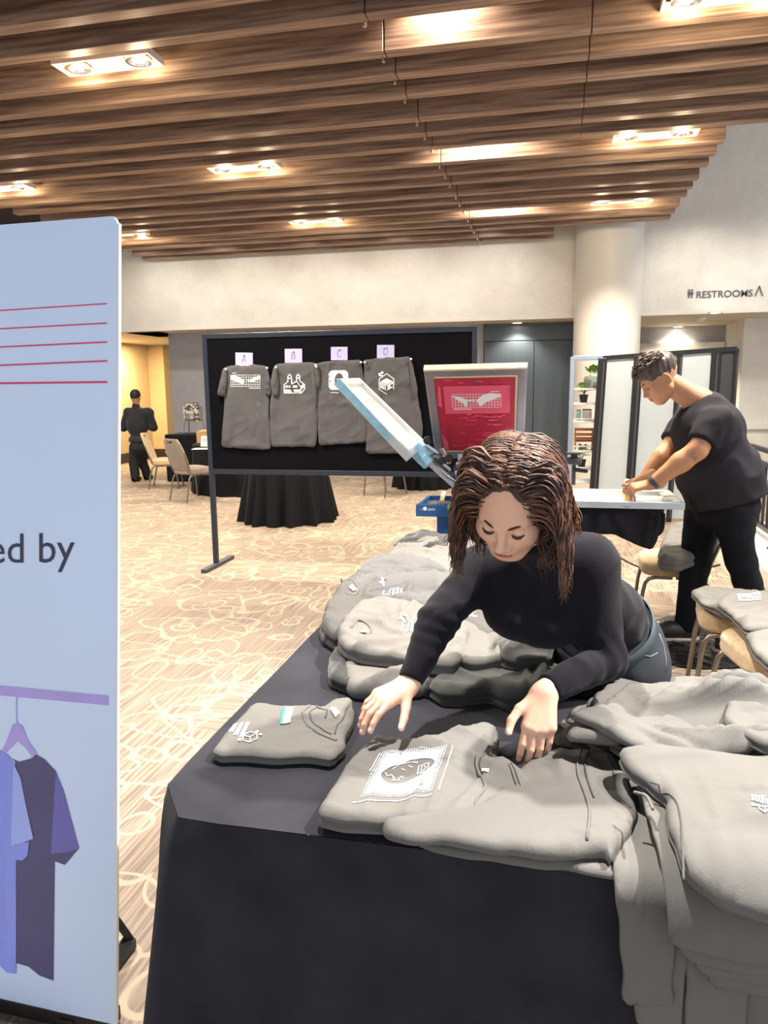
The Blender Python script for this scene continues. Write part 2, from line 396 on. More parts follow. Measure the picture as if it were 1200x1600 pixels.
# carpet: streaks of cream, sand and brown crossed by looping cream lines
def carpet():
    m, N, L, b = node_mat('carpet'); tc = N.new('ShaderNodeTexCoord'); v = tc.outputs['Object']
    s1 = noise(N, L, v, 1, 2, (70, 2.2, 1)); s2 = noise(N, L, v, 1, 1, (1.2, 1.0, 1)); s3 = noise(N, L, v, 1, 2, (2.4, 75, 1))
    sel = maprange(N, L, s2, .53, .56, 0, 1)
    st = mix(N, L, sel, s1, s3)
    k = maprange(N, L, st, .40, .58, 0, 1)
    c = mix(N, L, k, lin('#6b5e55'), lin('#8f7f6f')); big = noise(N, L, v, .55, 2)
    c = mix(N, L, maprange(N, L, big, .4, .65, 0, .45), c, lin('#7d7168'))
    def loops(sc, off, rad, th):
        mp = N.new('ShaderNodeMapping'); mp.inputs['Location'].default_value = off; mp.inputs['Scale'].default_value = (1, 1.0, 0); L.new(v, mp.inputs['Vector'])
        nz = N.new('ShaderNodeTexNoise'); nz.inputs['Scale'].default_value = 1.6; nz.inputs['Detail'].default_value = 1; L.new(mp.outputs['Vector'], nz.inputs['Vector'])
        ad = N.new('ShaderNodeMix'); ad.data_type = 'VECTOR'; ad.inputs['Factor'].default_value = .38; L.new(mp.outputs['Vector'], ad.inputs['A']); L.new(nz.outputs['Color'], ad.inputs['B'])
        vo = N.new('ShaderNodeTexVoronoi'); vo.inputs['Scale'].default_value = sc; L.new(ad.outputs['Result'], vo.inputs['Vector'])
        return maprange(N, L, mth(N, L, 'ABSOLUTE', mth(N, L, 'SUBTRACT', vo.outputs['Distance'], rad)), th, th * 1.7, 1, 0)
    ln = mth(N, L, 'MAXIMUM', mth(N, L, 'MAXIMUM', loops(4.2, (3, 7, 0), .42, .018), loops(2.9, (11, 2, 0), .5, .013)), loops(6.0, (5, 19, 0), .36, .024))
    c = mix(N, L, mth(N, L, 'MULTIPLY', ln, .8), c, lin('#a3937f'))
    L.new(c, b.inputs['Base Color']); b.inputs['Roughness'].default_value = .95
    bp = N.new('ShaderNodeBump'); bp.inputs['Strength'].default_value = .3; bp.inputs['Distance'].default_value = .004
    L.new(noise(N, L, v, 260, 2), bp.inputs['Height']); L.new(bp.outputs['Normal'], b.inputs['Normal']); return m
def wood(name, a, bb, sc=(1.1, 26, 26), rough=.5):
    m, N, L, b = node_mat(name); tc = N.new('ShaderNodeTexCoord'); v = tc.outputs['Object']
    g = noise(N, L, v, 1.6, 5, sc); c = mix(N, L, maprange(N, L, g, .36, .66, 0, 1), lin(a), lin(bb))
    g2 = noise(N, L, v, .8, 3, (.5, 3, 3)); c = mix(N, L, maprange(N, L, g2, .35, .7, 0, .35), c, lin(a))
    L.new(c, b.inputs['Base Color']); b.inputs['Roughness'].default_value = rough
    bp = N.new('ShaderNodeBump'); bp.inputs['Strength'].default_value = .25; bp.inputs['Distance'].default_value = .002
    L.new(g, bp.inputs['Height']); L.new(bp.outputs['Normal'], b.inputs['Normal']); return m
def plaster(name, col, amt=.07, sc=3.5):
    m, N, L, b = node_mat(name); tc = N.new('ShaderNodeTexCoord'); v = tc.outputs['Object']
    n1 = noise(N, L, v, sc, 6); n2 = noise(N, L, v, sc * 5, 4); n = mth(N, L, 'ADD', mth(N, L, 'MULTIPLY', n1, .65), mth(N, L, 'MULTIPLY', n2, .35))
    k = maprange(N, L, n, .35, .65, 1 - amt, 1 + amt); c = mix(N, L, 1.0, lin(col), k, 'MULTIPLY'); L.new(c, b.inputs['Base Color'])
    b.inputs['Roughness'].default_value = .75; return m
m_carpet = carpet(); m_slat = wood('slat_wood', '#6a5145', '#a68973'); m_plast = plaster('plaster_wall', '#d8d5ce'); m_grey = plaster('grey_wallpaper', '#a2a1a6', .05, 6)
m_tan = plaster('tan_wall', '#c0a67c', .06, 8); m_cream = M('cream_paint', '#cfc3ad', .6, nz=(2, .03)); m_white = M('white_trim', '#dcd8d0', .5, nz=(4, .02))
m_dark = M('dark_ceiling', '#2a2523', .9, nz=(3, .1)); m_base = M('brown_baseboard', '#3a2a22', .5, nz=(20, .1)); m_door = M('pale_door', '#c9c2a8', .5, nz=(3, .03))
m_navy = M('slate_blue_panel', '#4b5560', .38, nz=(2, .08), stretch=(6, 6, .5)); m_lamp = M('lamp_glow', '#ffffff', .3, emit=('#fff1dc', 30)); m_trimm = M('lamp_frame', '#d8cfc4', .4, nz=(9, .04))
m_chrome = M('chrome', '#c8c8cc', .2, 1, nz=(30, .05)); m_charc = M('charcoal_panel', '#3b3d42', .7, nz=(3, .06)); m_blackm = M('black_metal', '#16181c', .42, nz=(20, .1)); m_black = M('black_plastic', '#101114', .5, nz=(12, .1))
struct('floor', MB().add([(-16, -2.5, 0), (7, -2.5, 0), (7, 20, 0), (-16, 20, 0)], [(0, 1, 2, 3)]), m_carpet)
# soffit wall over the passage and the wall at its back
SZ = 2.68
struct('wall_back', MB().b2((-7.72, 12.4, SZ), (6.5, 12.7, 6.2)), m_plast)
struct('trim_1', MB().b2((-7.74, 12.36, SZ - .03), (6.5, 12.42, SZ + .035)), m_white)
struct('ceiling_passage', MB().b2((-7.72, 12.42, SZ - .02), (1.0, 14.0, SZ + .05)).b2((1.0, 12.42, SZ - .02), (6.5, 15.4, SZ + .05)).b2((-13, 12.7, SZ - .02), (-7.0, 19, SZ + .05)), m_cream)
struct('wall_left', MB().b2((-14, 13.0, SZ), (-7.7, 13.2, 6.2)), m_charc)
struct('wall_grey', MB().b2((-7.1, 13.2, 0), (-1.2, 13.5, SZ)), m_grey)
struct('wall_passage', MB().b2((-1.2, 13.3, 0), (1.2, 13.5, SZ)).b2((.36, 13.02, 0), (1.2, 13.5, SZ)), m_cream)
# slate blue folding wall leaves
dd = MB().b2((-1.2, 13.2, .09), (.36, 13.3, 2.62)); dp = struct('door_1', dd, m_navy)
for a, b_ in ((-1.18, -.345), (-.335, .345)): obj('door_leaf', MB().b2((a, 13.16, .12), (b_, 13.22, 2.36)), m_navy, dp, bev=.006)
obj('door_head', MB().b2((-1.2, 13.15, 2.37), (.36, 13.22, 2.62)), m_navy, dp, bev=.006); obj('threshold', MB().b2((-1.2, 13.14, 0), (.36, 13.3, .1)), m_cream, dp)
# corridor at the left: lit tan wall, door at its end
struct('wall_corridor', MB().b2((-9.9, 13.2, 0), (-9.38, 16.9, SZ)).b2((-9.38, 16.4, 0), (-8.98, 16.9, SZ)), m_tan)
struct('wall_corridor_end', MB().b2((-9.4, 17.6, 0), (-6.5, 17.9, SZ)), m_tan)
struct('baseboard_corridor', MB().b2((-9.4, 13.2, 0), (-9.35, 16.42, .22)).b2((-9.38, 16.37, 0), (-8.95, 16.41, .22)), m_base)
d2 = struct('door_2', MB().b2((-9.0, 17.5, 0), (-7.4, 17.62, 2.2)), m_door)
obj('door_frame', MB().b2((-9.12, 17.45, 0), (-8.96, 17.6, 2.3)).b2((-9.12, 17.45, 2.2), (-7.3, 17.6, 2.32)), m_white, d2)
obj('push_bar', MB().b2((-8.75, 17.4, .98), (-7.6, 17.47, 1.06)), m_chrome, d2, bev=.01); obj('door_closer', MB().b2((-8.4, 17.4, 2.02), (-7.9, 17.5, 2.12)), m_white, d2, bev=.01)
# round column
struct('column', MB().lathe((.76, 12.15, 0), [(.49, 0), (.49, 5.6)], 72), M('column_paint', '#d6d2cb', .45, nz=(1, .02)), smooth=30)
# right: recess with restroom doors
struct('wall_recess', MB().b2((1.1, 15.0, 0), (3.35, 15.2, SZ)), m_grey)
struct('wall_right', MB().b2((3.02, 13.6, 0), (6.5, 15.3, SZ - .02)), m_plast)
struct('trim_2', MB().b2((3.0, 13.54, .86), (6.5, 13.62, .95)), m_white)
d3 = struct('door_3', MB().b2((1.3, 14.95, 0), (2.85, 15.0, 2.2)), m_charc); obj('door_frame', MB().b2((1.2, 14.88, 2.2), (3.0, 15.02, 2.36)).b2((2.85, 14.88, 0), (3.0, 15.02, 2.2)), m_white, d3)
obj('door_closer', MB().b2((2.35, 14.8, 2.05), (2.75, 14.95, 2.15)).bar((2.4, 14.78, 2.16), (2.8, 14.7, 2.18), .02, .02), m_chrome, d3)
# ------------------------------------------------------------------ slatted ceiling
cl = MB().b2((-16, -2.5, 4.3), (1.62, 12.42, 4.4)); ceil = struct('ceiling', cl, m_dark)
struct('ceiling_upper', MB().b2((-16, -2.5, 6.2), (7, 20, 6.3)), m_plast)
ys = [4.82 + 1.28 * n + d for n in range(-1, 6) for d in (0, .52, .90)]
m_pin = M('pin_metal', '#d8d4d0', .25, 1, nz=(40, .05))
for i, y in enumerate(ys):
    x1 = 4.6 if y < 7.8 else (1.47 if y < 11.5 else -.06); x0 = -9.5 if y < 8.2 else -6.62 - max(0, (y - 10) * .12)
    a = obj('slat', MB().b2((x0, y - .105, 3.8), (-1.15, y, 4.3)), m_slat, ceil, bev=.004, seg=1)
    obj('pin', MB().tube([(-1.17, y - .01, 3.81), (-1.17, y - .01, 3.772)], .012, 8), m_pin, a)
    xs = [(-1.143, x1)] if y > 7.8 or y < 4.4 else [(-1.143, .17), (.178, x1)]
    for q0, q1 in xs: obj('slat', MB().b2((q0, y - .105, 3.8), (q1, y, 4.3)), m_slat, ceil, bev=.004, seg=1)
# recessed twin downlights
LP = [(-3.07, 5.075, 'largest one, near the top left corner'), (-3.14, 7.62, 'second of the row, left of the ceiling seam'), (-3.2, 10.18, 'farthest of the row, left of the ceiling seam'), (.84, 7.63, 'by the right end of the slats, larger one'), (.76, 10.14, 'above the round column, smaller one'),
      (.94, 5.12, 'cut by the top edge at right'), (-6.05, 7.66, 'above the white sign, cut by the left edge'), (-6.13, 10.33, 'just past the top corner of the white sign')]
def lamp(x, y, z, pw, size, tgt=(0, 0, -1), blend=.6, rad=.03, col=(1, .86, .68)):
    d = bpy.data.lights.new('lamp', 'SPOT'); d.energy = pw; d.spot_size = R(size); d.spot_blend = blend; d.shadow_soft_size = rad; d.color = col
    o = bpy.data.objects.new('lamp', d); COL.objects.link(o); o.location = (x, y, z); o.rotation_euler = Vector(tgt).to_track_quat('-Z', 'Y').to_euler(); return o
for x, y, where in LP:
    t = thing('downlight', 'twin recessed downlight in the wooden slats, ' + where, 'ceiling light', (x, y, 3.84), 0, 'twin downlights in the slatted ceiling')
    f = MB()
    f.b2((-.37, -.11, 0), (.37, -.09, .05)).b2((-.37, .09, 0), (.37, .11, .05)).b2((-.37, -.09, 0), (-.355, .09, .05)).b2((.355, -.09, 0), (.37, .09, .05)).b2((-.11, -.09, .0), (.11, .09, .05))
    obj('frame', f, m_trimm, t, local=True, bev=.003)
    for s in (-1, 1):
        q = MB(); q.lathe((s * .235, 0, .0), [(.088, .02), (.088, -.004), (.066, -.004), (.05, .03), (.05, .05)], 28)
        h = obj('lamp_ring', q, m_chrome, t, local=True, smooth=35)
        obj('bulb', MB().lathe((s * .235, 0, 0), [(.001, .012), (.034, .014), (.04, .02), (.04, .03)], 20), m_lamp, h, local=True, smooth=40)
        lamp(x + s * .235, y, 3.83, 200, 130)
        pl = bpy.data.lights.new('lamp_spill', 'POINT'); pl.energy = 9; pl.color = (1, .8, .5); pl.shadow_soft_size = .05; po = bpy.data.objects.new('lamp_spill', pl); COL.objects.link(po); po.location = (x + s * .235, y + .04, 3.74)
for y in (5.2, 7.66, 10.2):                          # lamps up between the slats beside the seam
    lamp(-.75, y, 4.12, 150, 150, (0.05, .5, -1), .4)
# downlights under the soffit
k = 0
for (px, py, w) in ((808, 503, 'over the slate blue doors'), (1118, 487, 'right of the smoke detector under the soffit'), (1060, 509, 'left of the smoke detector under the soffit')):
    p = P(px, py, Z=SZ - .02); t = thing('round_downlight', 'small round white downlight ' + w, 'ceiling light', p, 0, 'round soffit downlights')
    obj('rim', MB().lathe((0, 0, 0), [(.1, .0), (.1, -.02), (.07, -.02), (.07, 0)], 24), m_white, t, local=True, smooth=30); obj('bulb', MB().lathe((0, 0, 0), [(.001, -.008), (.068, -.008), (.068, 0)], 20), m_lamp, t, local=True)
    lamp(p.x, p.y, p.z - .03, 60, 120, col=(1, .9, .7))
p = P(1093, 497, Z=SZ - .02); t = thing('smoke_detector', 'small white smoke detector on the passage ceiling at right', 'smoke detector', p)
obj('housing', MB().lathe((0, 0, 0), [(.08, 0), (.08, -.03), (.05, -.06), (.001, -.065)], 24), m_white, t, local=True, smooth=40); obj('base_plate', MB().lathe((0, 0, 0), [(.1, 0), (.1, -.012)], 24), m_white, t, local=True)
# sign on the soffit wall
m_sign = M('sign_letter', '#4a5058', .5, nz=(9, .05))
t = thing('restroom_sign', 'dark RESTROOMS lettering with figures and arrow high on the right wall', 'sign', P(1130, 460, Y=12.39))
s = Shape2(); s.text('RESTROOMS', 0, 0, 1.0, .012); O = P(1087, 466, Y=12.385); E_ = P(1176, 463, Y=12.385); wid = max(v[0] for v in s.v)
U = (E_ - O) / wid; V = Vector((0, 0, U.length * 1.0)); decal('lettering', s, O, U, V, m_sign, t)
q = Shape2()
for dx in (0, .55):
    q.ell(dx, 1.55, .2, .2, 12); q.poly([(dx - .24, 1.28), (dx + .24, 1.28), (dx + (.36 if dx else .2), .6), (dx + .14, .6), (dx + .12, 0), (dx - .12, 0), (dx - .14, .6), (dx - (.36 if dx else .2), .6)], .3)
decal('figures', q, P(1076, 466, Y=12.385), (.075, 0, 0), (0, 0, .075), m_sign, t)
q = Shape2(); q.line([(0, 0), (.5, 1.5), (1, 0)], .17, step=1); decal('arrow', q, P(1180, 462.5, Y=12.385), (.1, 0, 0), (0, 0, .09), m_sign, t)
# curb and railing at the right
struct('curb', MB().b2((1.5, 4.6, 0), (2.4, 7.7, .3)), m_plast)
t = thing('railing', 'dark metal railing on the pale curb behind the man in the tee shirt', 'railing', (1.78, 6.4, .3))
RX = 1.78
for y in (6.35, 7.45): obj('post', MB().b2((RX - .03, y, .3), (RX + .03, y + .06, 1.05)), m_blackm, t); obj('base_plate', MB().box((RX, y + .03, .33), (.15, .15, .06), taper=.55), m_blackm, t)
for y in (6.35, 7.45): pass
for z in (1.05, .93, .4): obj('rail', MB().bar((RX, 5.3, z), (RX, 7.5, z), .045, .035), m_blackm, t)
for i in range(15):
    if i not in (7,): obj('baluster', MB().b2((RX - .01, 5.36 + i * .14, .4), (RX + .01, 5.38 + i * .14, .93)), m_blackm, t)
obj('post', MB().b2((RX - .03, 5.26, .3), (RX + .03, 5.32, 1.05)), m_blackm, t)
# ------------------------------------------------------------------ light of the place
w = bpy.data.worlds.new('world'); SC.world = w; w.use_nodes = True
w.node_tree.nodes['Background'].inputs['Color'].default_value = (.86, .92, 1, 1); w.node_tree.nodes['Background'].inputs['Strength'].default_value = .85
def area(loc, tgt, size, pw, col): 
    d = bpy.data.lights.new('corridor_fill', 'AREA'); d.shape = 'RECTANGLE'; d.size, d.size_y = size; d.energy = pw; d.color = col
    o = bpy.data.objects.new('corridor_fill', d); COL.objects.link(o); o.location = loc; o.rotation_euler = (Vector(tgt) - Vector(loc)).to_track_quat('-Z', 'Y').to_euler(); return o
for x, y in ((-2.6, 2.9), (2.4, 1.9), (3.0, 4.4), (-2.8, 4.0)): lamp(x, y, 3.75, 260, 110, rad=.05, col=(1, .93, .84))
for x, y in ((-6.0, 3.5), (-6, 5.2), (-9, 7.5), (-9, 10)): lamp(x, y, 3.75, 260, 110, rad=.06)
lamp(1.7, 1.95, 3.78, 900, 85, (-.55, -.05, -1), .5, .05, (1, .95, .88))
lamp(-.45, 1.95, 3.78, 620, 80, (.0, -.05, -1), .5, .05, (1, .95, .88))  # unseen spot added overhead to brighten the left of the table
for x in (-6.6, -5.2, -3.8, -2.4, -1.0, 2.0, 3.4): lamp(x, 11.0, 3.74, 42, 104, (0, 1, -.75), .9, .06, (1, .93, .84))  # unseen wash spots added to brighten the soffit wall
lamp(1.5, 4.9, 3.78, 500, 80, (-.1, -.1, -1), .5, .05, (1, .95, .88))
area((-8.6, 14.6, SZ - .06), (-8.6, 14.6, 0), (.8, 1.8), 120, (1, .8, .5))  # unseen area light under the corridor ceiling
lamp(-9.1, 14.9, SZ - .05, 120, 130, (-.3, 0, -1), .8, .05, (1, .82, .55))
lamp(1.9, 14.3, SZ - .05, 160, 120, rad=.05, col=(1, .92, .7))
SC.view_settings.exposure = 0.55
# ================================================================== BOARD WITH FOUR SHIRTS
m_shirt = M('charcoal_jersey', '#5a595b', .95, nz=(5, .05), bump=(420, .25, .002), spec=.15, crease=(9, .2, .01))
m_shirtg = M('pepper_jersey', '#656360', .95, nz=(5, .06), bump=(420, .25, .002), spec=.15, crease=(30, .22, .005)); m_ink = M('white_ink', '#e6e9ec', .6, nz=(40, .04))
m_felt = M('black_felt', '#0a0b10', .95, nz=(60, .2), spec=.1); m_card = M('lavender_card', '#b9b7e2', .7, nz=(6, .03)); m_pen = M('pen_line', '#55567a', .7, nz=(9, .05))
m_navym = M('board_frame', '#1c2230', .4, nz=(9, .06)); m_cloth = M('black_tablecloth', '#101016', .9, nz=(8, .1), bump=(300, .2, .002), spec=.2)
BY = 6.25; bl, br_ = -3.03, -.615; zt, zb = 2.1, .865
t = thing('display_board', 'large black felt display board in a dark frame on two feet', 'display board', ((bl + br_) / 2, BY, 0))
obj('felt_panel', MB().b2((bl + .03, BY - .012, zb + .03), (br_ - .03, BY + .012, zt - .03)), m_felt, t)
f = MB(); f.b2((bl + .045, BY - .02, zt - .045), (br_ - .045, BY + .02, zt)).b2((bl + .045, BY - .02, zb), (br_ - .045, BY + .02, zb + .045)).b2((bl, BY - .02, zb), (bl + .045, BY + .02, zt)).b2((br_ - .045, BY - .02, zb), (br_, BY + .02, zt))
obj('frame', f, m_navym, t, bev=.004)
for x in (bl + .022, br_ - .022):
    obj('post', MB().b2((x - .022, BY - .02, .02), (x + .022, BY + .02, zb)), m_navym, t, bev=.003)
    obj('foot', MB().b2((x - .03, BY - .26, 0), (x + .03, BY + .34, .035)), m_charc, t, bev=.005)
def pxf(cx, cy, Y):
    O = P(cx, cy, Y=Y); return O, P(cx + 1, cy, Y=Y) - O, P(cx, cy - 1, Y=Y) - O
SY = BY - .014
def hang(fx): return lambda u, v, h: Vector((u, SY - .004 - h, v))
def outl(pts, Y=SY): return [(P(a, b, Y=Y).x, P(a, b, Y=Y).z) for a, b in pts]
SH = [('A', 'hanging under the card lettered A', [(352, 574), (372, 571), (384, 575), (396, 570), (416, 572), (421, 600), (421, 650), (424, 702), (385, 700), (347, 698), (351, 640), (354, 600)],
       [[(352, 574), (358, 580), (356, 602), (354, 619), (341, 617), (347, 592)], [(415, 572), (420, 578), (425, 600), (425, 618), (416, 617), (418, 596)]]),
      ('B', 'hanging under the card lettered B', [(430, 571), (445, 568), (470, 568), (492, 567), (494, 600), (497, 650), (494, 698), (465, 697), (425, 698), (423, 650), (424, 620), (428, 590)],
       [[(429, 573), (435, 580), (437, 600), (436, 618), (429, 620), (425, 600)], [(488, 569), (494, 572), (497, 605), (496, 640), (491, 625), (489, 600)]]),
      ('C', 'hanging under the card lettered C', [(493, 570), (507, 566), (530, 565), (563, 563), (570, 600), (574, 650), (572, 690), (540, 693), (500, 695), (497, 650), (495, 600)],
       [[(493, 571), (499, 573), (501, 590), (500, 606), (494, 604)]]),
      ('D', 'hanging under the card lettered D', [(569, 563), (600, 560), (641, 558), (648, 600), (660, 660), (658, 700), (630, 708), (573, 708), (574, 650), (571, 600)], [[(640, 560), (645, 570), (653, 610), (650, 625), (643, 600)]])]
def px_shape(): return Shape2()
for i, (lt, lab, body, slv) in enumerate(SH):
    pr = {'A': 'with a white gridded banner print', 'B': 'with a white factory print', 'C': 'with a white square portrait print', 'D': 'with a white boxed hexagon print'}[lt]
    c = P(sum(p[0] for p in body) / len(body), 640, Y=SY)
    t = thing('tee_shirt', 'grey tee shirt ' + pr + ' ' + lab, 'tee shirt', (c.x, c.y, c.z), 0, 'tee shirts on the display board')
    pm = pad(outl(body), hang(0), .02, step=.016, round_r=.03, wr=[(1.45, 3.5, 1.2), (1.75, 8, .6), (.3, 5, .4)], amp=.024, seed=11 + i, wob=.004, soft=1, keep=.07)
    obj('body', pm, m_shirt, t, smooth=True)
    for s_ in slv: obj('sleeve', pad(outl(s_), lambda u, v, h: Vector((u, SY - .012 - h, v)), .03, step=.018, round_r=.03, wr=[(1.3, 14, 1)], amp=.02, seed=31 + i), m_shirt, t, smooth=True)
    for q in (body[0], body[3] if lt in 'BCD' else body[4]):
        if lt == 'D' and q == body[3]: q = body[2]
        p = P(q[0] + 1, q[1] + 3, Y=SY - .045); obj('pin', MB().lathe((p.x, p.y, p.z), [(.001, -.008), (.01, -.005), (.01, .004), (.004, .012), (.004, .04)], 12, 'Y'), m_ink, t, smooth=True)
    # prints (pixel-sized artwork laid on the cloth)
    s = px_shape()
    if lt == 'A':
        for k in range(14): s.line([(-23 + k * 3.5, -9), (-23 + k * 3.5, 9)], .5, step=3)
        for k in range(6): s.line([(-23, -9 + k * 3.6), (23, -9 + k * 3.6)], .5, step=3)
        s.poly([(-23, 8), (-16, 9), (-5, 3), (-1, 1), (-2, -6), (-9, -3), (-23, 2)], 3); s.poly([(23, 8), (16, 6), (7, 2), (1, 2), (6, -1), (12, -2), (23, 3)], 3); s.line([(-20, 12), (-14, 12)], 1, step=3); s.line([(6, -11.5), (23, -11.5)], 1, step=3)
        ctr = (385, 595)
    elif lt == 'B':
        s.line([(-15, -14), (12, -14), (17, -8), (17, -1), (10, 5), (10, 12), (7, 15), (5, 12), (5, 4), (-2, 0), (-3, 12), (-5, 15), (-8, 12), (-8, 4), (-15, -1)], 1.6, True, 3)
        for a, b_, c_, d_ in ((-13, -6, -9, -2), (-8, -6, -4, -2), (-1, -6, 6, -2)): s.rect(a, b_, c_, d_, 3)
        s.line([(11, -13), (11, -4), (16, 0)], 1.2, step=3); s.line([(11, -4), (6, 3)], 1.2, step=3); s.poly([(-14, -12.5), (10, -12.5), (10, -8.5), (-14, -8.5)], 3); s.line([(-14, 0), (-8, 4)], 1.2, step=3); s.line([(-2, 0), (4, 4)], 1.2, step=3); s.rect(-6.8, 8, -4.4, 10, 3); s.rect(6.2, 8, 8.6, 10, 3); s.poly([(12, -4), (16, -1), (16, -5), (12, -9)], 3)
        ctr = (460, 600)
    elif lt == 'C':
        o_ = [(-15, -17), (14, -15), (15, 16), (-15, 15)]; n = 20; ov = [(1 + 7 * math.cos(2 * PI * k / n), 0 + 11 * math.sin(2 * PI * k / n)) for k in range(n)]
        def sq(a):
            c_, d_ = math.cos(a), math.sin(a); m_ = 15.2 / max(abs(c_), abs(d_)); return (c_ * m_, d_ * m_)
        s.add([sq(2 * PI * k / n) for k in range(n)] + ov, [(k, (k + 1) % n, n + (k + 1) % n, n + k) for k in range(n)]); s.line([(-3, 1), (0, 2)], 1, step=3); s.line([(2, 2), (5, 1)], 1, step=3); s.line([(1, 0), (0, -4), (2, -4)], .8, step=3); s.line([(-2, -7), (4, -7)], 1, step=3); s.line([(-12, -19.5), (0, -19.5)], .9, step=3)
        ctr = (530, 594)
    else:
        hx = [(13 * math.sin(2 * PI * k / 6 + .0), 16 * math.cos(2 * PI * k / 6)) for k in range(6)]
        for a in range(6):
            if a != 2: s.line([hx[a], hx[(a + 1) % 6]], 1.2, step=3)
        s.poly([(-9, 4), (0, 9), (10, 4), (1, -1)], 3); s.poly([(1.5, -2), (10, 3), (10, -5), (1.5, -10)], 3)
        for k in range(4): s.line([(-9 + k * 2.4, 2.6 - k * 1.2), (-9 + k * 2.4, -5 - k * 1.2)], 1.3, step=3)
        s.line([(-9, 2.5), (0, -2)], .8, step=3); s.line([(-9, -5.4), (0, -9.8)], .8, step=3); s.ell(-11, 15.5, 2, 2, 10); s.ell(-7, 17.5, 2.2, 2.2, 10); s.rect(-12, 12, -6, 14, 3)
        ctr = (605, 600)
    O, U, V = pxf(ctr[0], ctr[1], SY); decal('print', s, O, U, V, m_ink, t, pm, (0, 1, 0), .003)
for lt, (x0, y0, x1, y1) in zip('ABCD', ((368, 551, 395, 572), (445, 545, 472, 567), (517, 542, 543, 563), (589, 539, 616, 560))):
    O, U, V = pxf((x0 + x1) / 2, (y0 + y1) / 2, SY - .005); hw, hh = U.length * (x1 - x0) / 2, V.length * (y1 - y0) / 2
    t = thing('paper_card', 'lavender paper card with handwritten letter ' + lt + ' pinned on the black board', 'card', O, 0, 'lettered cards on the display board')
    obj('sheet', MB().box(O, (hw * 2, .003, hh * 2), (0, R(2 if lt == 'A' else 1), 0)), m_card, t)
    s = Shape2(); Q = {'A': [[(-3, -5), (0, 6), (3, -5)], [(-2, -1), (2, -1)]], 'B': [[(-2.5, -5), (-2.5, 5), (1, 5), (2, 3), (1, 1), (-2.5, 0)], [(1, 1), (3, -1), (2.5, -4), (0, -5), (-2.5, -5)]], 'C': [[(3, 4), (1, 5.5), (-1, 5), (-2.5, 2), (-2.5, -2), (-1, -5), (1, -5.5), (3, -4)]], 'D': [[(-2.5, -5), (-2.5, 5), (1, 4.5), (3, 2), (3, -2), (1, -4.5), (-2.5, -5)]]}[lt]
    for l in Q: s.line(l, .55, step=20)
    decal('letter', s, O + Vector((0, -.003, 0)), U, V, m_pen, t); obj('pin', MB().lathe(O + V * 7.5, [(.001, -.014), (.008, -.01), (.008, 0)], 10, 'Y'), m_ink, t, smooth=True)
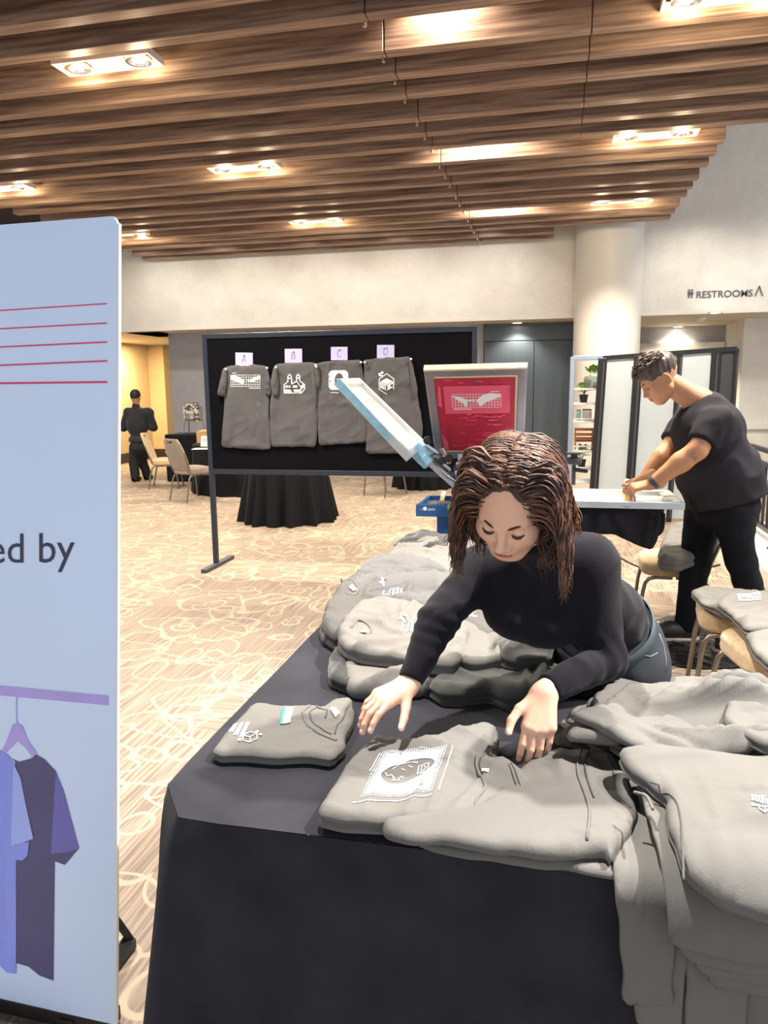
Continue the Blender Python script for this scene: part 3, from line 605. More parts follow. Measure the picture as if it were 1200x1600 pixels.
# ================================================================== BANQUET CHAIRS
m_taupe = M('taupe_fabric', '#8d8175', .9, nz=(30, .08), bump=(300, .3, .002), sheen=.2); m_beige = M('beige_fabric', '#b49c7c', .9, nz=(40, .12), bump=(300, .3, .002), sheen=.2); m_tube = M('champagne_tube', '#8a8075', .38, .85, nz=(20, .05)); m_slat2 = M('warm_wood', '#8a5428', .5, nz=(8, .2), stretch=(1, 1, 8))
def chair(label, loc, rz, mat=m_taupe, back=True, lean=.16, group='banquet chairs'):
    t = thing('banquet_chair', label, 'chair', loc, rz, group)
    se = MB(); n = 40
    def ring(s_, z): return [(.225 * s_ * abs(math.cos(a)) ** .45 * (1 if math.cos(a) > 0 else -1), .215 * s_ * abs(math.sin(a)) ** .45 * (1 if math.sin(a) > 0 else -1), z) for a in [2 * PI * k / n for k in range(n)]]
    prof = [(.6, .395), (.93, .395), (.985, .405), (1, .425), (.985, .442), (1.0, .46), (.97, .478), (.9, .492), (.7, .502), (.35, .507), (.02, .508)]
    vs = sum([ring(a, b) for a, b in prof], []); se.add(vs, [(i * n + k, i * n + (k + 1) % n, (i + 1) * n + (k + 1) % n, (i + 1) * n + k) for i in range(len(prof) - 1) for k in range(n)] + [tuple(range(n))[::-1]])
    obj('seat', se, mat, t, smooth=True, local=True)
    if back:
        def bk(u, v, d):
            z = .46 + v * .46; w = .20 + .03 * math.sin(PI * min(1, v * 1.2)) - (.05 * max(0, (v - .82) / .18) ** 2); x = u * w; y = -.2 - lean * v + .02 * (u * u) + d; return (x, y, z)
        b = MB(); nu, nv = 12, 14
        for d in (-.022, .022): b.grid(nu, nv, lambda a, c, d=d: bk(a * 2 - 1, c, d * (1 - max(0, abs(a * 2 - 1) - .85) * 4)))
        W = nu + 1; off = (nu + 1) * (nv + 1); rim = [j * W for j in range(nv + 1)] + [nv * W + i for i in range(1, W)] + [j * W + nu for j in range(nv - 1, -1, -1)] + [i for i in range(nu - 1, 0, -1)]
        hole = {(nv - 2) * nu + 5, (nv - 2) * nu + 6, (nv - 2) * nu + 4, (nv - 2) * nu + 7}; nf = nu * nv
        b.f = [q for i, q in enumerate(b.f) if (i % nf) not in hole]; b.mi = [0] * len(b.f)
        for i in range(len(rim)): a, c = rim[i], rim[(i + 1) % len(rim)]; b.f.append([a, c, c + off, a + off]); b.mi.append(0)
        r0 = nv - 2; lp = [r0 * W + i for i in range(4, 9)] + [(r0 + 1) * W + i for i in range(8, 3, -1)]
        for i in range(len(lp)): a, c = lp[i], lp[(i + 1) % len(lp)]; b.f.append([a, c, c + off, a + off]); b.mi.append(0)
        obj('backrest', b, mat, t, smooth=50, local=True)
        [obj('back_frame', MB().tube([(s_ * .2, -.19, .43), (s_ * .21, -.205, .5), (s_ * .23, -.28, .72)], .011, 8), m_tube, t, smooth=40, local=True) for s_ in (-1, 1)]
    for s_ in (-1, 1):
        obj('leg', MB().tube([(s_ * .19, .02, .385), (s_ * .195, .12, .385), (s_ * .2, .165, .375), (s_ * .204, .187, .345), (s_ * .208, .2, .28), (s_ * .215, .225, .0)], .0125, 10), m_tube, t, smooth=40, local=True)
        obj('leg', MB().tube([(s_ * .185, .0, .385), (s_ * .19, -.12, .385), (s_ * .195, -.17, .375), (s_ * .198, -.195, .34), (s_ * .205, -.215, .27), (s_ * .215, -.27, .0)], .0125, 10), m_tube, t, smooth=40, local=True)
    obj('seat_rail', MB().bar((-.19, .1, .385), (.19, .1, .385), .02, .012).bar((-.19, -.1, .385), (.19, -.1, .385), .02, .012), m_tube, t, local=True)
    return t
q = P(298, 782, Z=0); chair('taupe banquet chair with its back to us beside the white papers table', (q.x, q.y + .1, 0), R(-28))
q = P(262, 762, Z=0); chair('beige banquet chair turned sideways nearest the walking waiter', (q.x, q.y, 0), R(-72), m_beige)
q = P(603, 772, Z=0); chair('banquet chair seen only by its legs under the display board', (q.x, q.y - .1, 0), R(150))
# ================================================================== DRAPED TABLES BEHIND THE BOARD
def round_cloth(label, c, r, h, folds, flare, seed, group='round black cloths behind the board'):
    t = thing('round_tablecloth', label, 'tablecloth', c, 0, group); b = MB(); n = 144; rnd = random.Random(seed); ph = [rnd.uniform(0, 6) for _ in range(4)]; rows = 16; vs = []
    for rr in (.02, .5, .97): vs += [(c[0] + r * rr * math.cos(2 * PI * k / n), c[1] + r * rr * math.sin(2 * PI * k / n), h) for k in range(n)]
    for j in range(rows + 1):
        v = j / rows
        for k in range(n):
            a = 2 * PI * k / n; w = math.sin(folds * a + ph[0] + .8 * math.sin(3 * a + ph[1])) * .65 + math.sin((folds * 1.7 // 1) * a + ph[2]) * .35
            rr = r * (1 + .01) + flare * v * (.55 + .45 * w) ; vs.append((c[0] + rr * math.cos(a), c[1] + rr * math.sin(a), h * (1 - v) - .01 * (1 - v) * v + .004))
    m_ = rows + 4; b.add(vs, [(i * n + k, i * n + (k + 1) % n, (i + 1) * n + (k + 1) % n, (i + 1) * n + k) for i in range(m_ - 1) for k in range(n)] + [tuple(range(n))])
    obj('drape', b, m_cloth, t, smooth=60); return t
round_cloth('pleated black tablecloth on a small table behind the board\'s left half', (-3.2, 8.75, 0), .45, .86, 15, .2, 2)
q = P(655, 767, Z=0); round_cloth('pleated black tablecloth seen below the board\'s right half', (q.x, q.y + .5, 0), .42, .76, 14, .12, 5)
q = P(350, 777, Z=0); tc = (q.x, q.y + .85, 0); round_cloth('black tablecloth on the round table holding papers and a tan box', tc, .8, .76, 20, .07, 8)
t = thing('draped_buffet_table', 'black draped buffet table under the metal drink urn by the grey wall', 'table', (-6.6, 12.3, 0))
obj('cloth', MB().b2((-6.72, 12.14, .0), (-5.2, 12.75, .84)), m_cloth, t, bev=.02)
p = P(322, 690, Y=tc[1] - .15); t = thing('tan_box', 'tan cardboard box standing on the round black table', 'box', (p.x, tc[1] - .1, .765)); m_kraft = M('kraft_card', '#a88a5f', .8, nz=(15, .08))
obj('body', MB().b2((p.x - .14, tc[1] - .2, .765), (p.x + .3, tc[1] + .05, .96)), m_kraft, t, bev=.004); obj('flap', MB().box((p.x + .08, tc[1] - .08, .964), (.4, .14, .006), (R(6), 0, 0)), m_kraft, t)
m_paper = M('paper', '#dedbd4', .7, nz=(9, .03))
for k, (px, py, w_, d_, rz, lb) in enumerate(((318, 701, .3, .22, .2, 'loose white sheet lying on the round black table by the chair back'), (326, 697, .34, .02, -.1, 'white tent card with printed lines on the round black table'))):
    p = P(px, py, Z=.77); t = thing('paper_sheet' if k == 0 else 'tent_card', lb, 'paper', (p.x, p.y, .766), rz)
    if k == 0: obj('sheet', MB().box((0, 0, .003), (w_, d_, .006)), m_paper, t, local=True)
    else:
        obj('card', MB().box((0, 0, .075), (.26, .004, .16), (R(-12), 0, 0)).box((0, .035, .075), (.26, .004, .16), (R(12), 0, 0)), m_paper, t, local=True)
        s = Shape2(); [s.rect(-.1, .09 + i * .02, .06 + .02 * (i % 3), .096 + i * .02, 1) for i in range(3)]; decal('printed_lines', s, (p.x, p.y - .018, .75), (1, 0, 0), (0, .2, .97), m_pen, t)
# drink urn on its stand
p = P(304, 684, Y=12.4); t = thing('drink_urn', 'shiny metal drink urn on a bent chrome stand by the grey wall', 'urn', (p.x, 12.4, .845)); z0 = .845; zz = P(304, 656, Y=12.4).z
u = MB().lathe((p.x, 12.4, zz), [(.13, 0), (.165, .015), (.17, .03), (.163, .06), (.17, .09), (.17, .18), (.163, .2), (.17, .215), (.165, .24), (.12, .255), (.11, .262), (.11, .29), (.118, .295), (.1, .305), (.001, .307)], 40)
m_steel = M('brushed_steel', '#c9c2b6', .18, 1, nz=(6, .06), stretch=(1, 1, 12)); obj('tank', u, m_steel, t, smooth=35); obj('tap', MB().tube([(p.x - .02, 12.25, zz + .06), (p.x - .02, 12.2, zz + .06), (p.x - .02, 12.19, zz + .02)], .01, 8), m_chrome, t)
for dy in (-.1, .1): obj('stand', MB().tube([(p.x - .15, 12.4 + dy, z0), (p.x - .145, 12.4 + dy, zz - .04), (p.x - .12, 12.4 + dy, zz - .012), (p.x + .12, 12.4 + dy, zz - .012), (p.x + .145, 12.4 + dy, zz - .04), (p.x + .15, 12.4 + dy, z0)], .011, 8), m_chrome, t, smooth=40)
# ================================================================== SHELF WITH PLANTS
HY = 9.6; m_alu = M('pale_aluminium', '#b9c6d8', .3, .7, nz=(6, .04)); m_shelf = M('white_shelf', '#d9dde2', .4, nz=(5, .03))
L0 = P(895, 560, Y=HY); xl = L0.x; xr = P(952, 560, Y=HY).x; zt = L0.z
t = thing('shelf_rack', 'slim pale metal shelf rack with potted plants before the column', 'shelf', (xl, HY, 0))
for x in (xl, xr):
    for y in (HY, HY + .3): obj('upright', MB().b2((x - .025, y - .015, 0), (x + .025, y + .015, zt + .02)), m_alu, t, bev=.004)
obj('top_bar', MB().b2((xl, HY - .02, zt - .02), (xr, HY + .32, zt + .03)), m_alu, t, bev=.004)
ZS = [P(910, y, Y=HY).z for y in (608, 631, 659, 705, 733, 754)]
for z in ZS: obj('shelf_board', MB().b2((xl + .02, HY - .01, z - .012), (xr - .02, HY + .31, z + .012)), m_shelf, t, bev=.003)
for z in (ZS[2] + .035, ZS[3] + .06, ZS[4] + .02): obj('rail', MB().bar((xl, HY, z), (xr, HY, z), .012, .012), m_shelf, t)
m_pot = M('black_pot', '#14161a', .5, nz=(12, .1)); m_leaf = M('green_leaf', '#7f8f45', .6, nz=(30, .35)); m_leafb = M('bright_leaf', '#6ba028', .5, nz=(30, .25)); m_glass = M('jar_glass', '#cfdcdc', .08, trans=.85, nz=(9, .02)); m_teal = M('teal_paper', '#5d9a92', .6, nz=(20, .15)); m_redp = M('red_paper', '#c0503c', .6, nz=(20, .1)); m_wlid = M('brown_lid', '#7d6250', .6, nz=(20, .1)); m_photo = M('grey_photo_print', '#a09a96', .6, nz=(25, .25))
def leaves(mb, c, r, h, n, rnd, lw=.018):
    for _ in range(n):
        a = rnd.uniform(0, 2 * PI); e = rnd.uniform(.1, 1); d = Vector((math.cos(a) * r * e, math.sin(a) * r * e, h * rnd.uniform(.35, 1))); b = Vector(c) + d; dr = (d + Vector((0, 0, -.4 * h))).normalized(); sd = dr.cross(Vector((0, 0, 1))).normalized() * lw; L = lw * rnd.uniform(1.6, 2.6)
        up = Vector((0, 0, lw * .4)); mb.add([b, b + dr * L * .5 + sd + up, b + dr * L, b + dr * L * .5 - sd + up, b + dr * L * .5 + up * .2], [(0, 1, 4), (1, 2, 4), (2, 3, 4), (3, 0, 4)])
    return mb
def plant(label, px, sh, r, h, seed, pot=.055, ph=.1):
    x = P(px, 650, Y=HY + .1).x; z = ZS[sh] + .012; t = thing('potted_plant', label, 'plant', (x, HY + .1, z), 0, 'potted plants on the rack')
    obj('pot', MB().lathe((x, HY + .1, z), [(.001, 0), (pot * .72, 0), (pot * .95, ph * .85), (pot, ph * .86), (pot, ph), (pot * .85, ph), (pot * .8, ph * .9), (.001, ph * .9)], 24), m_pot, t, smooth=35)
    rnd = random.Random(seed); b = leaves(MB(), (x, HY + .1, z + ph * .9), r, h, 110, rnd); obj('foliage', b, m_leaf, t)
    st = MB(); [st.tube([(x, HY + .1, z + ph * .85), (x + rnd.uniform(-r, r) * .6, HY + .1 + rnd.uniform(-r, r) * .6, z + ph + h * .6)], .003, 5) for _ in range(9)]; obj('stem', st, m_leafb, t)
plant('potted plant with pale leaves on the rack\'s second shelf', 911, 1, .085, .13, 4); plant('bushy potted plant on the rack\'s lower shelf under the wooden chair', 911, 4, .095, .17, 9)
x = P(924, 600, Y=HY + .1).x; z = ZS[0] + .012; t = thing('terrarium_jar', 'glass jar of coloured paper with bright green leaves on the top shelf', 'jar', (x, HY + .1, z), 0)
obj('glass', MB().lathe((x, HY + .1, z), [(.001, 0), (.085, 0), (.09, .01), (.09, .12), (.075, .14), (.07, .14), (.084, .118), (.084, .012), (.001, .012)], 28), m_glass, t, smooth=40); obj('filling', MB().box((x - .03, HY + .09, z + .06), (.05, .06, .08)), m_teal, t); obj('red_tag', MB().box((x + .035, HY + .06, z + .045), (.04, .03, .05)), m_redp, t, label='red paper in the jar')
obj('foliage', leaves(MB(), (x + .02, HY + .1, z + .12), .08, .12, 60, random.Random(3), .026), m_leafb, t)
for px, w_, h_, mm, lb in ((904, .055, .13, m_teal, 'narrow glass jar with teal label on the rack\'s middle shelf'), (917, .11, .14, m_photo, 'wide glass jar with grey print and brown lid on the rack')):
    x = P(px, 650, Y=HY + .1).x; z = ZS[2] + .012; t = thing('glass_jar', lb, 'jar', (x, HY + .1, z), 0, 'jars on the middle shelf')
    obj('glass', MB().b2((x - w_ / 2, HY + .05, z), (x + w_ / 2, HY + .15, z + h_ * .9)), m_glass, t, bev=.012); obj('label', MB().b2((x - w_ * .4, HY + .045, z + .015), (x + w_ * .4, HY + .049, z + h_ * .75)), mm, t); obj('lid', MB().b2((x - w_ / 2, HY + .048, z + h_ * .9), (x + w_ / 2, HY + .152, z + h_)), m_wlid, t, bev=.005)
x = P(912, 680, Y=HY + .1).x; z = ZS[3] + .012; t = thing('miniature_chair', 'small brown wooden folding chair standing on the rack', 'chair', (x, HY + .1, z))
for s_ in (-1, 1): obj('leg', MB().bar((x + s_ * .1, HY + .05, z), (x + s_ * .105, HY + .07, z + .27), .022, .016), m_slat2, t)
for dz in (.14, .19, .25): obj('back_slat', MB().b2((x - .115, HY + .05, z + dz - .015), (x + .115, HY + .066, z + dz + .02)), m_slat2, t)
obj('seat', MB().b2((x - .1, HY + .07, z + .1), (x + .1, HY + .2, z + .12)), m_slat2, t)
# ================================================================== BLACK FRAMED PARTITION
PY = 9.3; m_pan = M('frosted_panel', '#b9c4cb', .35, nz=(1.2, .05)); t = thing('folding_partition', 'tall folding partition of frosted panels between black posts behind the man', 'partition', (P(1040, 700, Y=PY).x, PY, 0))
pc = [(P(a, 560 - (a - 935) * .07, Y=PY), P(a - 17, 800, Y=PY)) for a in (942, 998, 1062, 1119, 1151)]
def zc(p, z): return Vector((p.x, p.y, z))
for i, (a, b) in enumerate(pc):
    w_ = .1 if i in (0, 1, 3) else .06
    if i == 4: w_ = .05
    f = zc(b, 0); obj('post', MB().bar(f, a, w_, .06, (0, 1, 0)), m_blackm, t, bev=.004); obj('hinge_strip', MB().bar(f + Vector((.012, -.035, .05)), a + Vector((.012, -.035, -.05)), .02, .01, (0, 1, 0)), m_charc, t)
for i in range(4):
    (a, b), (c, d) = pc[i], pc[i + 1]; m_ = m_pan if i < 3 else m_charc
    q = MB(); q.add([zc(b, .04), zc(d, .04), c, a], [(0, 1, 2, 3)]); q.add([v + Vector((0, .02, 0)) for v in (zc(b, .04), zc(d, .04), c, a)], [(0, 1, 2, 3)])
    for j in range(4): q.f.append([j, (j + 1) % 4, 4 + (j + 1) % 4, 4 + j]); q.mi.append(0)
    obj('panel', q, m_, t); obj('top_rail', MB().bar(a, c, .05, .05), m_blackm, t)
# floor sheet and cable
m_sheet = M('black_plastic_sheet', '#17181a', .22, nz=(4, .15), bump=(14, .5, .02)); o_ = [(P(a, b, Z=0).x, P(a, b, Z=0).y) for a, b in ((1020, 965), (1215, 950), (1260, 1040), (1080, 1048), (1015, 1030))]
sh = pad(o_, lambda u, v, h: Vector((u, v, .008 + max(-.006, h))), .004, step=.02, round_r=.02, wr=[(.6, 6, 1), (2.2, 9, .8)], amp=.012, seed=5); tag(obj('plastic_sheet', sh, m_sheet, smooth=True), 'shiny creased black plastic sheet on the carpet under the man', 'sheet')
pts = [P(*q, Z=.008) for q in ((930, 845), (985, 880), (1030, 892), (1075, 893), (1110, 886), (1150, 874), (1170, 862))]; cv = [];
for i in range(len(pts) - 1):
    for k in range(6): 
        a = pts[max(i - 1, 0)]; b = pts[i]; c = pts[i + 1]; d = pts[min(i + 2, len(pts) - 1)]; u = k / 6; cv.append(.5 * ((2 * b) + (c - a) * u + (2 * a - 5 * b + 4 * c - d) * u * u + (3 * b - a - 3 * c + d) * u ** 3))
tag(obj('power_cable', MB().tube(cv, .007, 8), m_black, smooth=True), 'thin black cable running across the carpet behind the man', 'cable')
# ================================================================== SCREEN PRINTING PRESS
m_blue = M('press_blue', '#24548f', .35, nz=(6, .06), coat=.2); m_alum = M('screen_aluminium', '#8d8a93', .35, .6, nz=(8, .08)); m_alumL = M('screen_aluminium_pale', '#c3cdd6', .35, .4, nz=(8, .08)); m_cyan = M('blue_tape', '#8fc0d6', .5, nz=(18, .18))
m_cream2 = M('glue_edge', '#d9cfae', .6, nz=(20, .08)); m_redl = M('red_mesh', '#d8506e', .55, nz=(60, .05)); m_redd = M('red_emulsion', '#a81838', .5, nz=(9, .1)); m_mesh = M('pale_mesh', '#d9d6cd', .6, nz=(5, .08)); m_pink = M('pink_emulsion', '#c3a9ab', .6, nz=(7, .08)); m_green = M('green_plastic', '#4f9a63', .4, nz=(12, .1)); m_yel = M('yellow_rubber', '#d8b637', .5, nz=(15, .06)); m_tape = M('white_tape', '#e2e0da', .6, nz=(7, .04))
press = thing('screen_press', 'blue screen printing press with lifted screens behind the woman', 'printing press', (-.62, 5.0, 0))
def quad_frame(A, B, C, D, w, th, nrm):
    """four bars inside the quad A,B,C,D, thickness th along nrm"""
    c = (A + B + C + D) / 4; out = []
    ins = [a.lerp(c, 0) for a in (A, B, C, D)]; inn = []
    pts = [A, B, C, D]
    for i in range(4):
        p, q, r_ = pts[i - 1], pts[i], pts[(i + 1) % 4]; inn.append(q + (p - q).normalized() * w + (r_ - q).normalized() * w)
    mb = MB(); n = nrm.normalized() * th
    vs = pts + inn + [v + n for v in pts] + [v + n for v in inn]; fs = []
    for i in range(4):
        j = (i + 1) % 4; fs += [(i, j, 4 + j, 4 + i), (8 + i, 12 + i, 12 + j, 8 + j), (i, 8 + i, 8 + j, j), (4 + i, 4 + j, 12 + j, 12 + i)]
    mb.add(vs, fs); return mb, inn
def sheet(mb, pts, th, n):
    n = n.normalized() * th; v = list(pts) + [p + n for p in pts]; k = len(pts)
    return mb.add(v, [tuple(range(k)), tuple(range(k, 2 * k))[::-1]] + [(i, i + k, (i + 1) % k + k, (i + 1) % k) for i in range(k)])
# screen facing the camera, red emulsion
A, B = P(662, 580, Y=4.5), P(824, 576, Y=4.5); C, D = P(818, 716, Y=5.08), P(681, 716, Y=5.08)
n = (B - A).cross(D - A); n = n if n.y > 0 else -n; n.normalize()
sc = thing('printing_screen', 'upright silk screen with red emulsion and white grid print', 'silk screen', (A + B + C + D) / 4, 0, 'silk screens on the press')
fm, inn = quad_frame(A, B, C, D, .052, .035, n); obj('frame', fm, m_alum, sc, bev=.004)
O, U, V = D, (C - D), (A - D)
def q4(u, v, o=0): return A.lerp(B, u).lerp(D.lerp(C, u), 1 - v) - n * o + n * .012
obj('mesh', sheet(MB(), [q4(.065, .06), q4(.935, .06), q4(.935, .935), q4(.065, .935)], .004, n), m_cream2, sc)
def q_print(name, s, mat, off): 
    mb = MB(); mb.add([q4(u, v, off) for u, v in s.v], s.f); return obj(name, mb, mat, sc)
s = Shape2().rect(.09, .085, .89, .91, .1); q_print('emulsion', s, m_redd, .002)
s = Shape2().rect(.17, .53, .84, .83, .1); q_print('mesh_opening', s, m_redl, .004); s = Shape2(); rnd = random.Random(2)
for k in range(26):
    y = rnd.choice([.87, .885, .15, .19, .22, .4, .45, .11, .27, .3]) + rnd.uniform(-.01, .01); x = rnd.uniform(.12, .7); s.line([(x, y), (x + rnd.uniform(.03, .16), y + rnd.uniform(-.004, .004))], rnd.uniform(.004, .012), step=.1)
for k in range(14):
    y = .5 + rnd.uniform(-.02, .02); x = .3 + k * .035; s.line([(x, y), (x + .03, y + rnd.uniform(-.006, .006))], rnd.uniform(.006, .02), step=.1)
s.poly([(.1, .62), (.14, .6), (.145, .82), (.12, .84), (.11, .75)], .1).poly([(.1, .3), (.16, .2), (.16, .1), (.11, .1)], .1).poly([(.85, .2), (.88, .22), (.88, .36), (.86, .36)], .1); q_print('bare_streaks', s, m_redl, .004)['kind'] = 'stuff'
s = Shape2()
for k in range(17): s.line([(.25 + k * .0312, .6), (.25 + k * .0312, .745)], .004, step=.1)
for k in range(6): s.line([(.25, .6 + k * .029), (.75, .6 + k * .029)], .004, step=.1)
s.poly([(.25, .73), (.33, .72), (.40, .69), (.48, .685), (.49, .672), (.40, .67), (.41, .64), (.39, .6), (.36, .65), (.31, .68)], .05); s.poly([(.5, .68), (.56, .73), (.64, .755), (.74, .745), (.75, .71), (.70, .7), (.67, .68), (.6, .66), (.54, .61)], .05); s.line([(.65, .77), (.73, .77)], .008, step=.1); s.line([(.26, .585), (.44, .583)], .008, step=.1); q_print('stencil', s, m_ink, .006)
s = Shape2(); s.line([(.46, .89), (.5, .86), (.54, .83)], .006, step=.1); s.line([(.54, .88), (.5, .86), (.46, .85)], .006, step=.1); s.line([(.83, .8), (.832, .66)], .005, step=.1); s.line([(.82, .78), (.83, .8), (.84, .785)], .005, step=.1); q_print('pen_mark', s, m_pen, .006)
s = Shape2().rect(.0, .935, 1, 1.0, .2)
obj('edge_tape', sheet(MB(), [A + (A - D) * .002 - n * .003, B + (B - C) * .002 - n * .003, B + n * .038 + (A - D) * .002, A + n * .038 + (A - D) * .002], .012, (A - D)), m_cream2, sc, label='cream tape along the top edge')
# screen tilted up at the left, seen edge-on
A, B, C, D = P(531, 591, Y=4.5), P(562, 590, Y=5.05), P(668, 693, Y=5.2), P(645, 713, Y=4.66)
n = (B - A).cross(D - A); n = -n if n.z > 0 else n
sl = thing('printing_screen', 'tilted silk screen with blue taped edge rising to the left', 'silk screen', (A + B + C + D) / 4, 0, 'silk screens on the press')
fm, inn = quad_frame(A, B, C, D, .055, .055, n); obj('frame', fm, m_alumL, sl, bev=.004)
ff = lambda u, v: A.lerp(B, u).lerp(D.lerp(C, u), v); nn = n.normalized()
obj('mesh', sheet(MB(), [ff(.07, .07) + nn * .03, ff(.93, .07) + nn * .03, ff(.93, .93) + nn * .03, ff(.07, .93) + nn * .03], .004, nn), m_mesh, sl)
obj('emulsion', sheet(MB(), [ff(.15, .25) + nn * .027, ff(.85, .25) + nn * .027, ff(.85, .78) + nn * .027, ff(.15, .78) + nn * .027], .002, nn), m_pink, sl)
e = (A - B).normalized(); obj('side_tape', sheet(MB(), [A + nn * .004 + e * .001, A + nn * .05 + e * .001, A.lerp(D, .72) + nn * .05 + e * .001, A.lerp(D, .72) + nn * .004 + e * .001], .003, e), m_cyan, sl)
# arm from the tilted screen down to the press hub
h0, h1, h2 = P(655, 703, Y=4.93), P(672, 722, Y=4.95), P(716, 762, Y=4.98)
obj('arm', MB().bar(h1, h2, .045, .05), m_alumL, press, bev=.004); obj('arm_rod', MB().tube([P(662, 712, Y=4.85), P(700, 745, Y=4.9), P(740, 770, Y=4.95)], .012, 10), m_chrome, press, smooth=40)
obj('clamp', MB().box(h0.lerp(h1, .2), (.12, .2, .1), (0, R(45), 0)).box(h0.lerp(h1, .8) + Vector((0, -.06, .0)), (.07, .12, .08), (0, R(45), 0)), m_cyan, press, bev=.008)
kn = MB(); 
for px, py in ((668, 688), (680, 705), (690, 722), (700, 716), (698, 735)): kn.lathe(P(px, py, Y=4.9), [(.001, -.03), (.022, -.028), (.026, -.01), (.026, .01), (.012, .02), (.012, .04)], 12, 'Y')
for px, py in ((668, 688), (690, 720), (701, 716)):
    obj('knob', MB().lathe(P(px, py, Y=4.85), [(.001, -.03), (.024, -.028), (.028, -.01), (.028, .01), (.012, .02), (.012, .05)], 14, 'Y'), m_black, press, smooth=35)
for a, b in (((664, 694), (690, 712)), ((676, 712), (704, 735)), ((690, 700), (702, 724))): obj('link_bar', MB().bar(P(*a, Y=4.92), P(*b, Y=4.96), .03, .022), m_chrome, press, bev=.004)
for a, b in (((720, 722), (718, 742)), ((735, 720), (738, 735))): obj('bracket', MB().bar(P(*a, Y=4.98), P(*b, Y=5.0), .06, .03), m_alumL, press, bev=.006)
obj('bracket_plate', MB().bar(P(716, 714, Y=5.06), P(775, 714, Y=5.06), .06, .05), m_alumL, press, bev=.004); obj('cast_joint', MB().lathe(P(722, 737, Y=4.93), [(.001, -.05), (.045, -.04), (.05, 0), (.04, .04), (.02, .06)], 18, 'X'), m_chrome, press, smooth=40)
# blue body
zt = P(730, 727, Y=5.0).z; x0, x1 = P(709, 740, Y=5.0).x, P(790, 740, Y=5.0).x
obj('head_block', MB().b2((x0, 4.98, P(720, 757, Y=5.0).z), (x1, 5.25, zt)), m_blue, press, bev=.01)
obj('hub', MB().lathe(((x0 + x1) / 2, 5.12, 0), [(.05, P(720, 800, Y=5).z), (.14, P(720, 800, Y=5).z), (.14, P(720, 757, Y=5.0).z), (.05, P(720, 757, Y=5.0).z)], 32), m_blue, press, smooth=30)
a, b = P(650, 788, Y=4.85), P(712, 808, Y=4.85)
obj('front_plate', MB().b2((a.x, 4.84, b.z), (b.x + .05, 4.87, a.z)), m_blue, press, bev=.003)
c_ = P(663, 768, Y=5.1); obj('tray', MB().b2((a.x + .02, 4.87, b.z + .03), (b.x + .05, 5.25, a.z - .03)), m_charc, press); obj('tray_wall', MB().b2((a.x + .03, 5.25, b.z), (b.x + .05, 5.28, a.z + .0)), m_blue, press)
obj('tray_wall', MB().b2((a.x + .01, 4.87, b.z), (a.x + .03, 5.28, a.z)), m_blue, press); obj('tray_bar', MB().bar(P(690, 786, Y=4.95) + Vector((0, 0, .01)), P(694, 769, Y=5.25), .03, .012), m_cream2, press)
s = Shape2().ell(0, 0, 3.2, 3.2, 20, 9); s.line([(-7, -1.5), (-3, -1)], .6, step=9); O, U, V = pxf(664, 795, 4.838); decal('logo', s, O, U, V, m_ink, press); s = Shape2(); [s.line([(k * 1.9, -1.5), (k * 1.9 + .9, 1.4), (k * 1.9 + 1.2, -1.2)], .5, step=9) for k in range(6)]; s.line([(0, -1.8), (11, -.8)], .5, step=9); O, U, V = pxf(669, 796, 4.838); decal('lettering', s, O, U, V, m_ink, press)
a2, b2_ = P(684, 809, Y=4.95), P(712, 809, Y=4.95); obj('column', MB().b2((a2.x, 4.9, 0), (a2.x + .6, 5.2, b.z)), m_blue, press, bev=.008)
obj('base_foot', MB().b2((a2.x - .3, 4.9, 0), (a2.x + .9, 5.2, .06)), m_blue, press, bev=.006)
g0, g1 = P(703, 788, Y=4.75), P(724, 818, Y=4.75); t = thing('green_box', 'translucent green plastic tub hung at the front of the blue press', 'tub', (g0.x, 4.75, g1.z)); obj('tub', MB().b2((g0.x, 4.72, g1.z), (g1.x + .05, 4.83, g0.z)), m_green, t, bev=.008); obj('rim', MB().b2((g0.x - .012, 4.71, g0.z - .03), (g1.x + .06, 4.835, g0.z)), m_green, t, bev=.006)
# ------------------------------------------------------------------ flat screen in use
SZ2 = .955; a, b = P(1071, 786, Z=SZ2), P(862, 788, Z=SZ2); fy = a.y; by = P(1000, 765, Z=SZ2).y; xr = a.x; xl_ = xr - .88
s3 = thing('printing_screen', 'flat silk screen with white ink under the man\'s hands', 'silk screen', ((xl_ + xr) / 2, (fy + by) / 2, SZ2), 0, 'silk screens on the press')
A, B, C, D = Vector((xl_, fy, SZ2)), Vector((xr, fy, SZ2)), Vector((xr - .01, by, SZ2)), Vector((xl_, by, SZ2))
fm, inn = quad_frame(A, B, C, D, .05, .04, Vector((0, 0, -1))); obj('frame', fm, m_alumL, s3, bev=.004)
obj('mesh', MB().b2((xl_ + .05, fy + .05, SZ2 - .034), (xr - .05, by - .05, SZ2 - .03)), m_tape, s3); obj('ink', pad([(xl_ + .1, fy + .08), (xr - .28, fy + .07), (xr - .33, by - .12), (xl_ + .1, by - .1)], lambda u, v, h: Vector((u, v, SZ2 - .03 + max(h, 0))), .004, step=.03, round_r=.03, amp=.004, seed=3), m_ink, s3, smooth=True)
obj('label_tape', MB().b2((xr - .09, fy + .12, SZ2), (xr - .012, by - .12, SZ2 + .002)), m_tape, s3); s = Shape2(); [s.line([(k * 2, -1), (k * 2 + 1, 1.4), (k * 2 + 1.4, -.6)], .45, step=9) for k in range(5)]; O, U, V = pxf(975, 792.5, fy - .001); decal('pen_note', s, O, U, V, m_pen, s3)
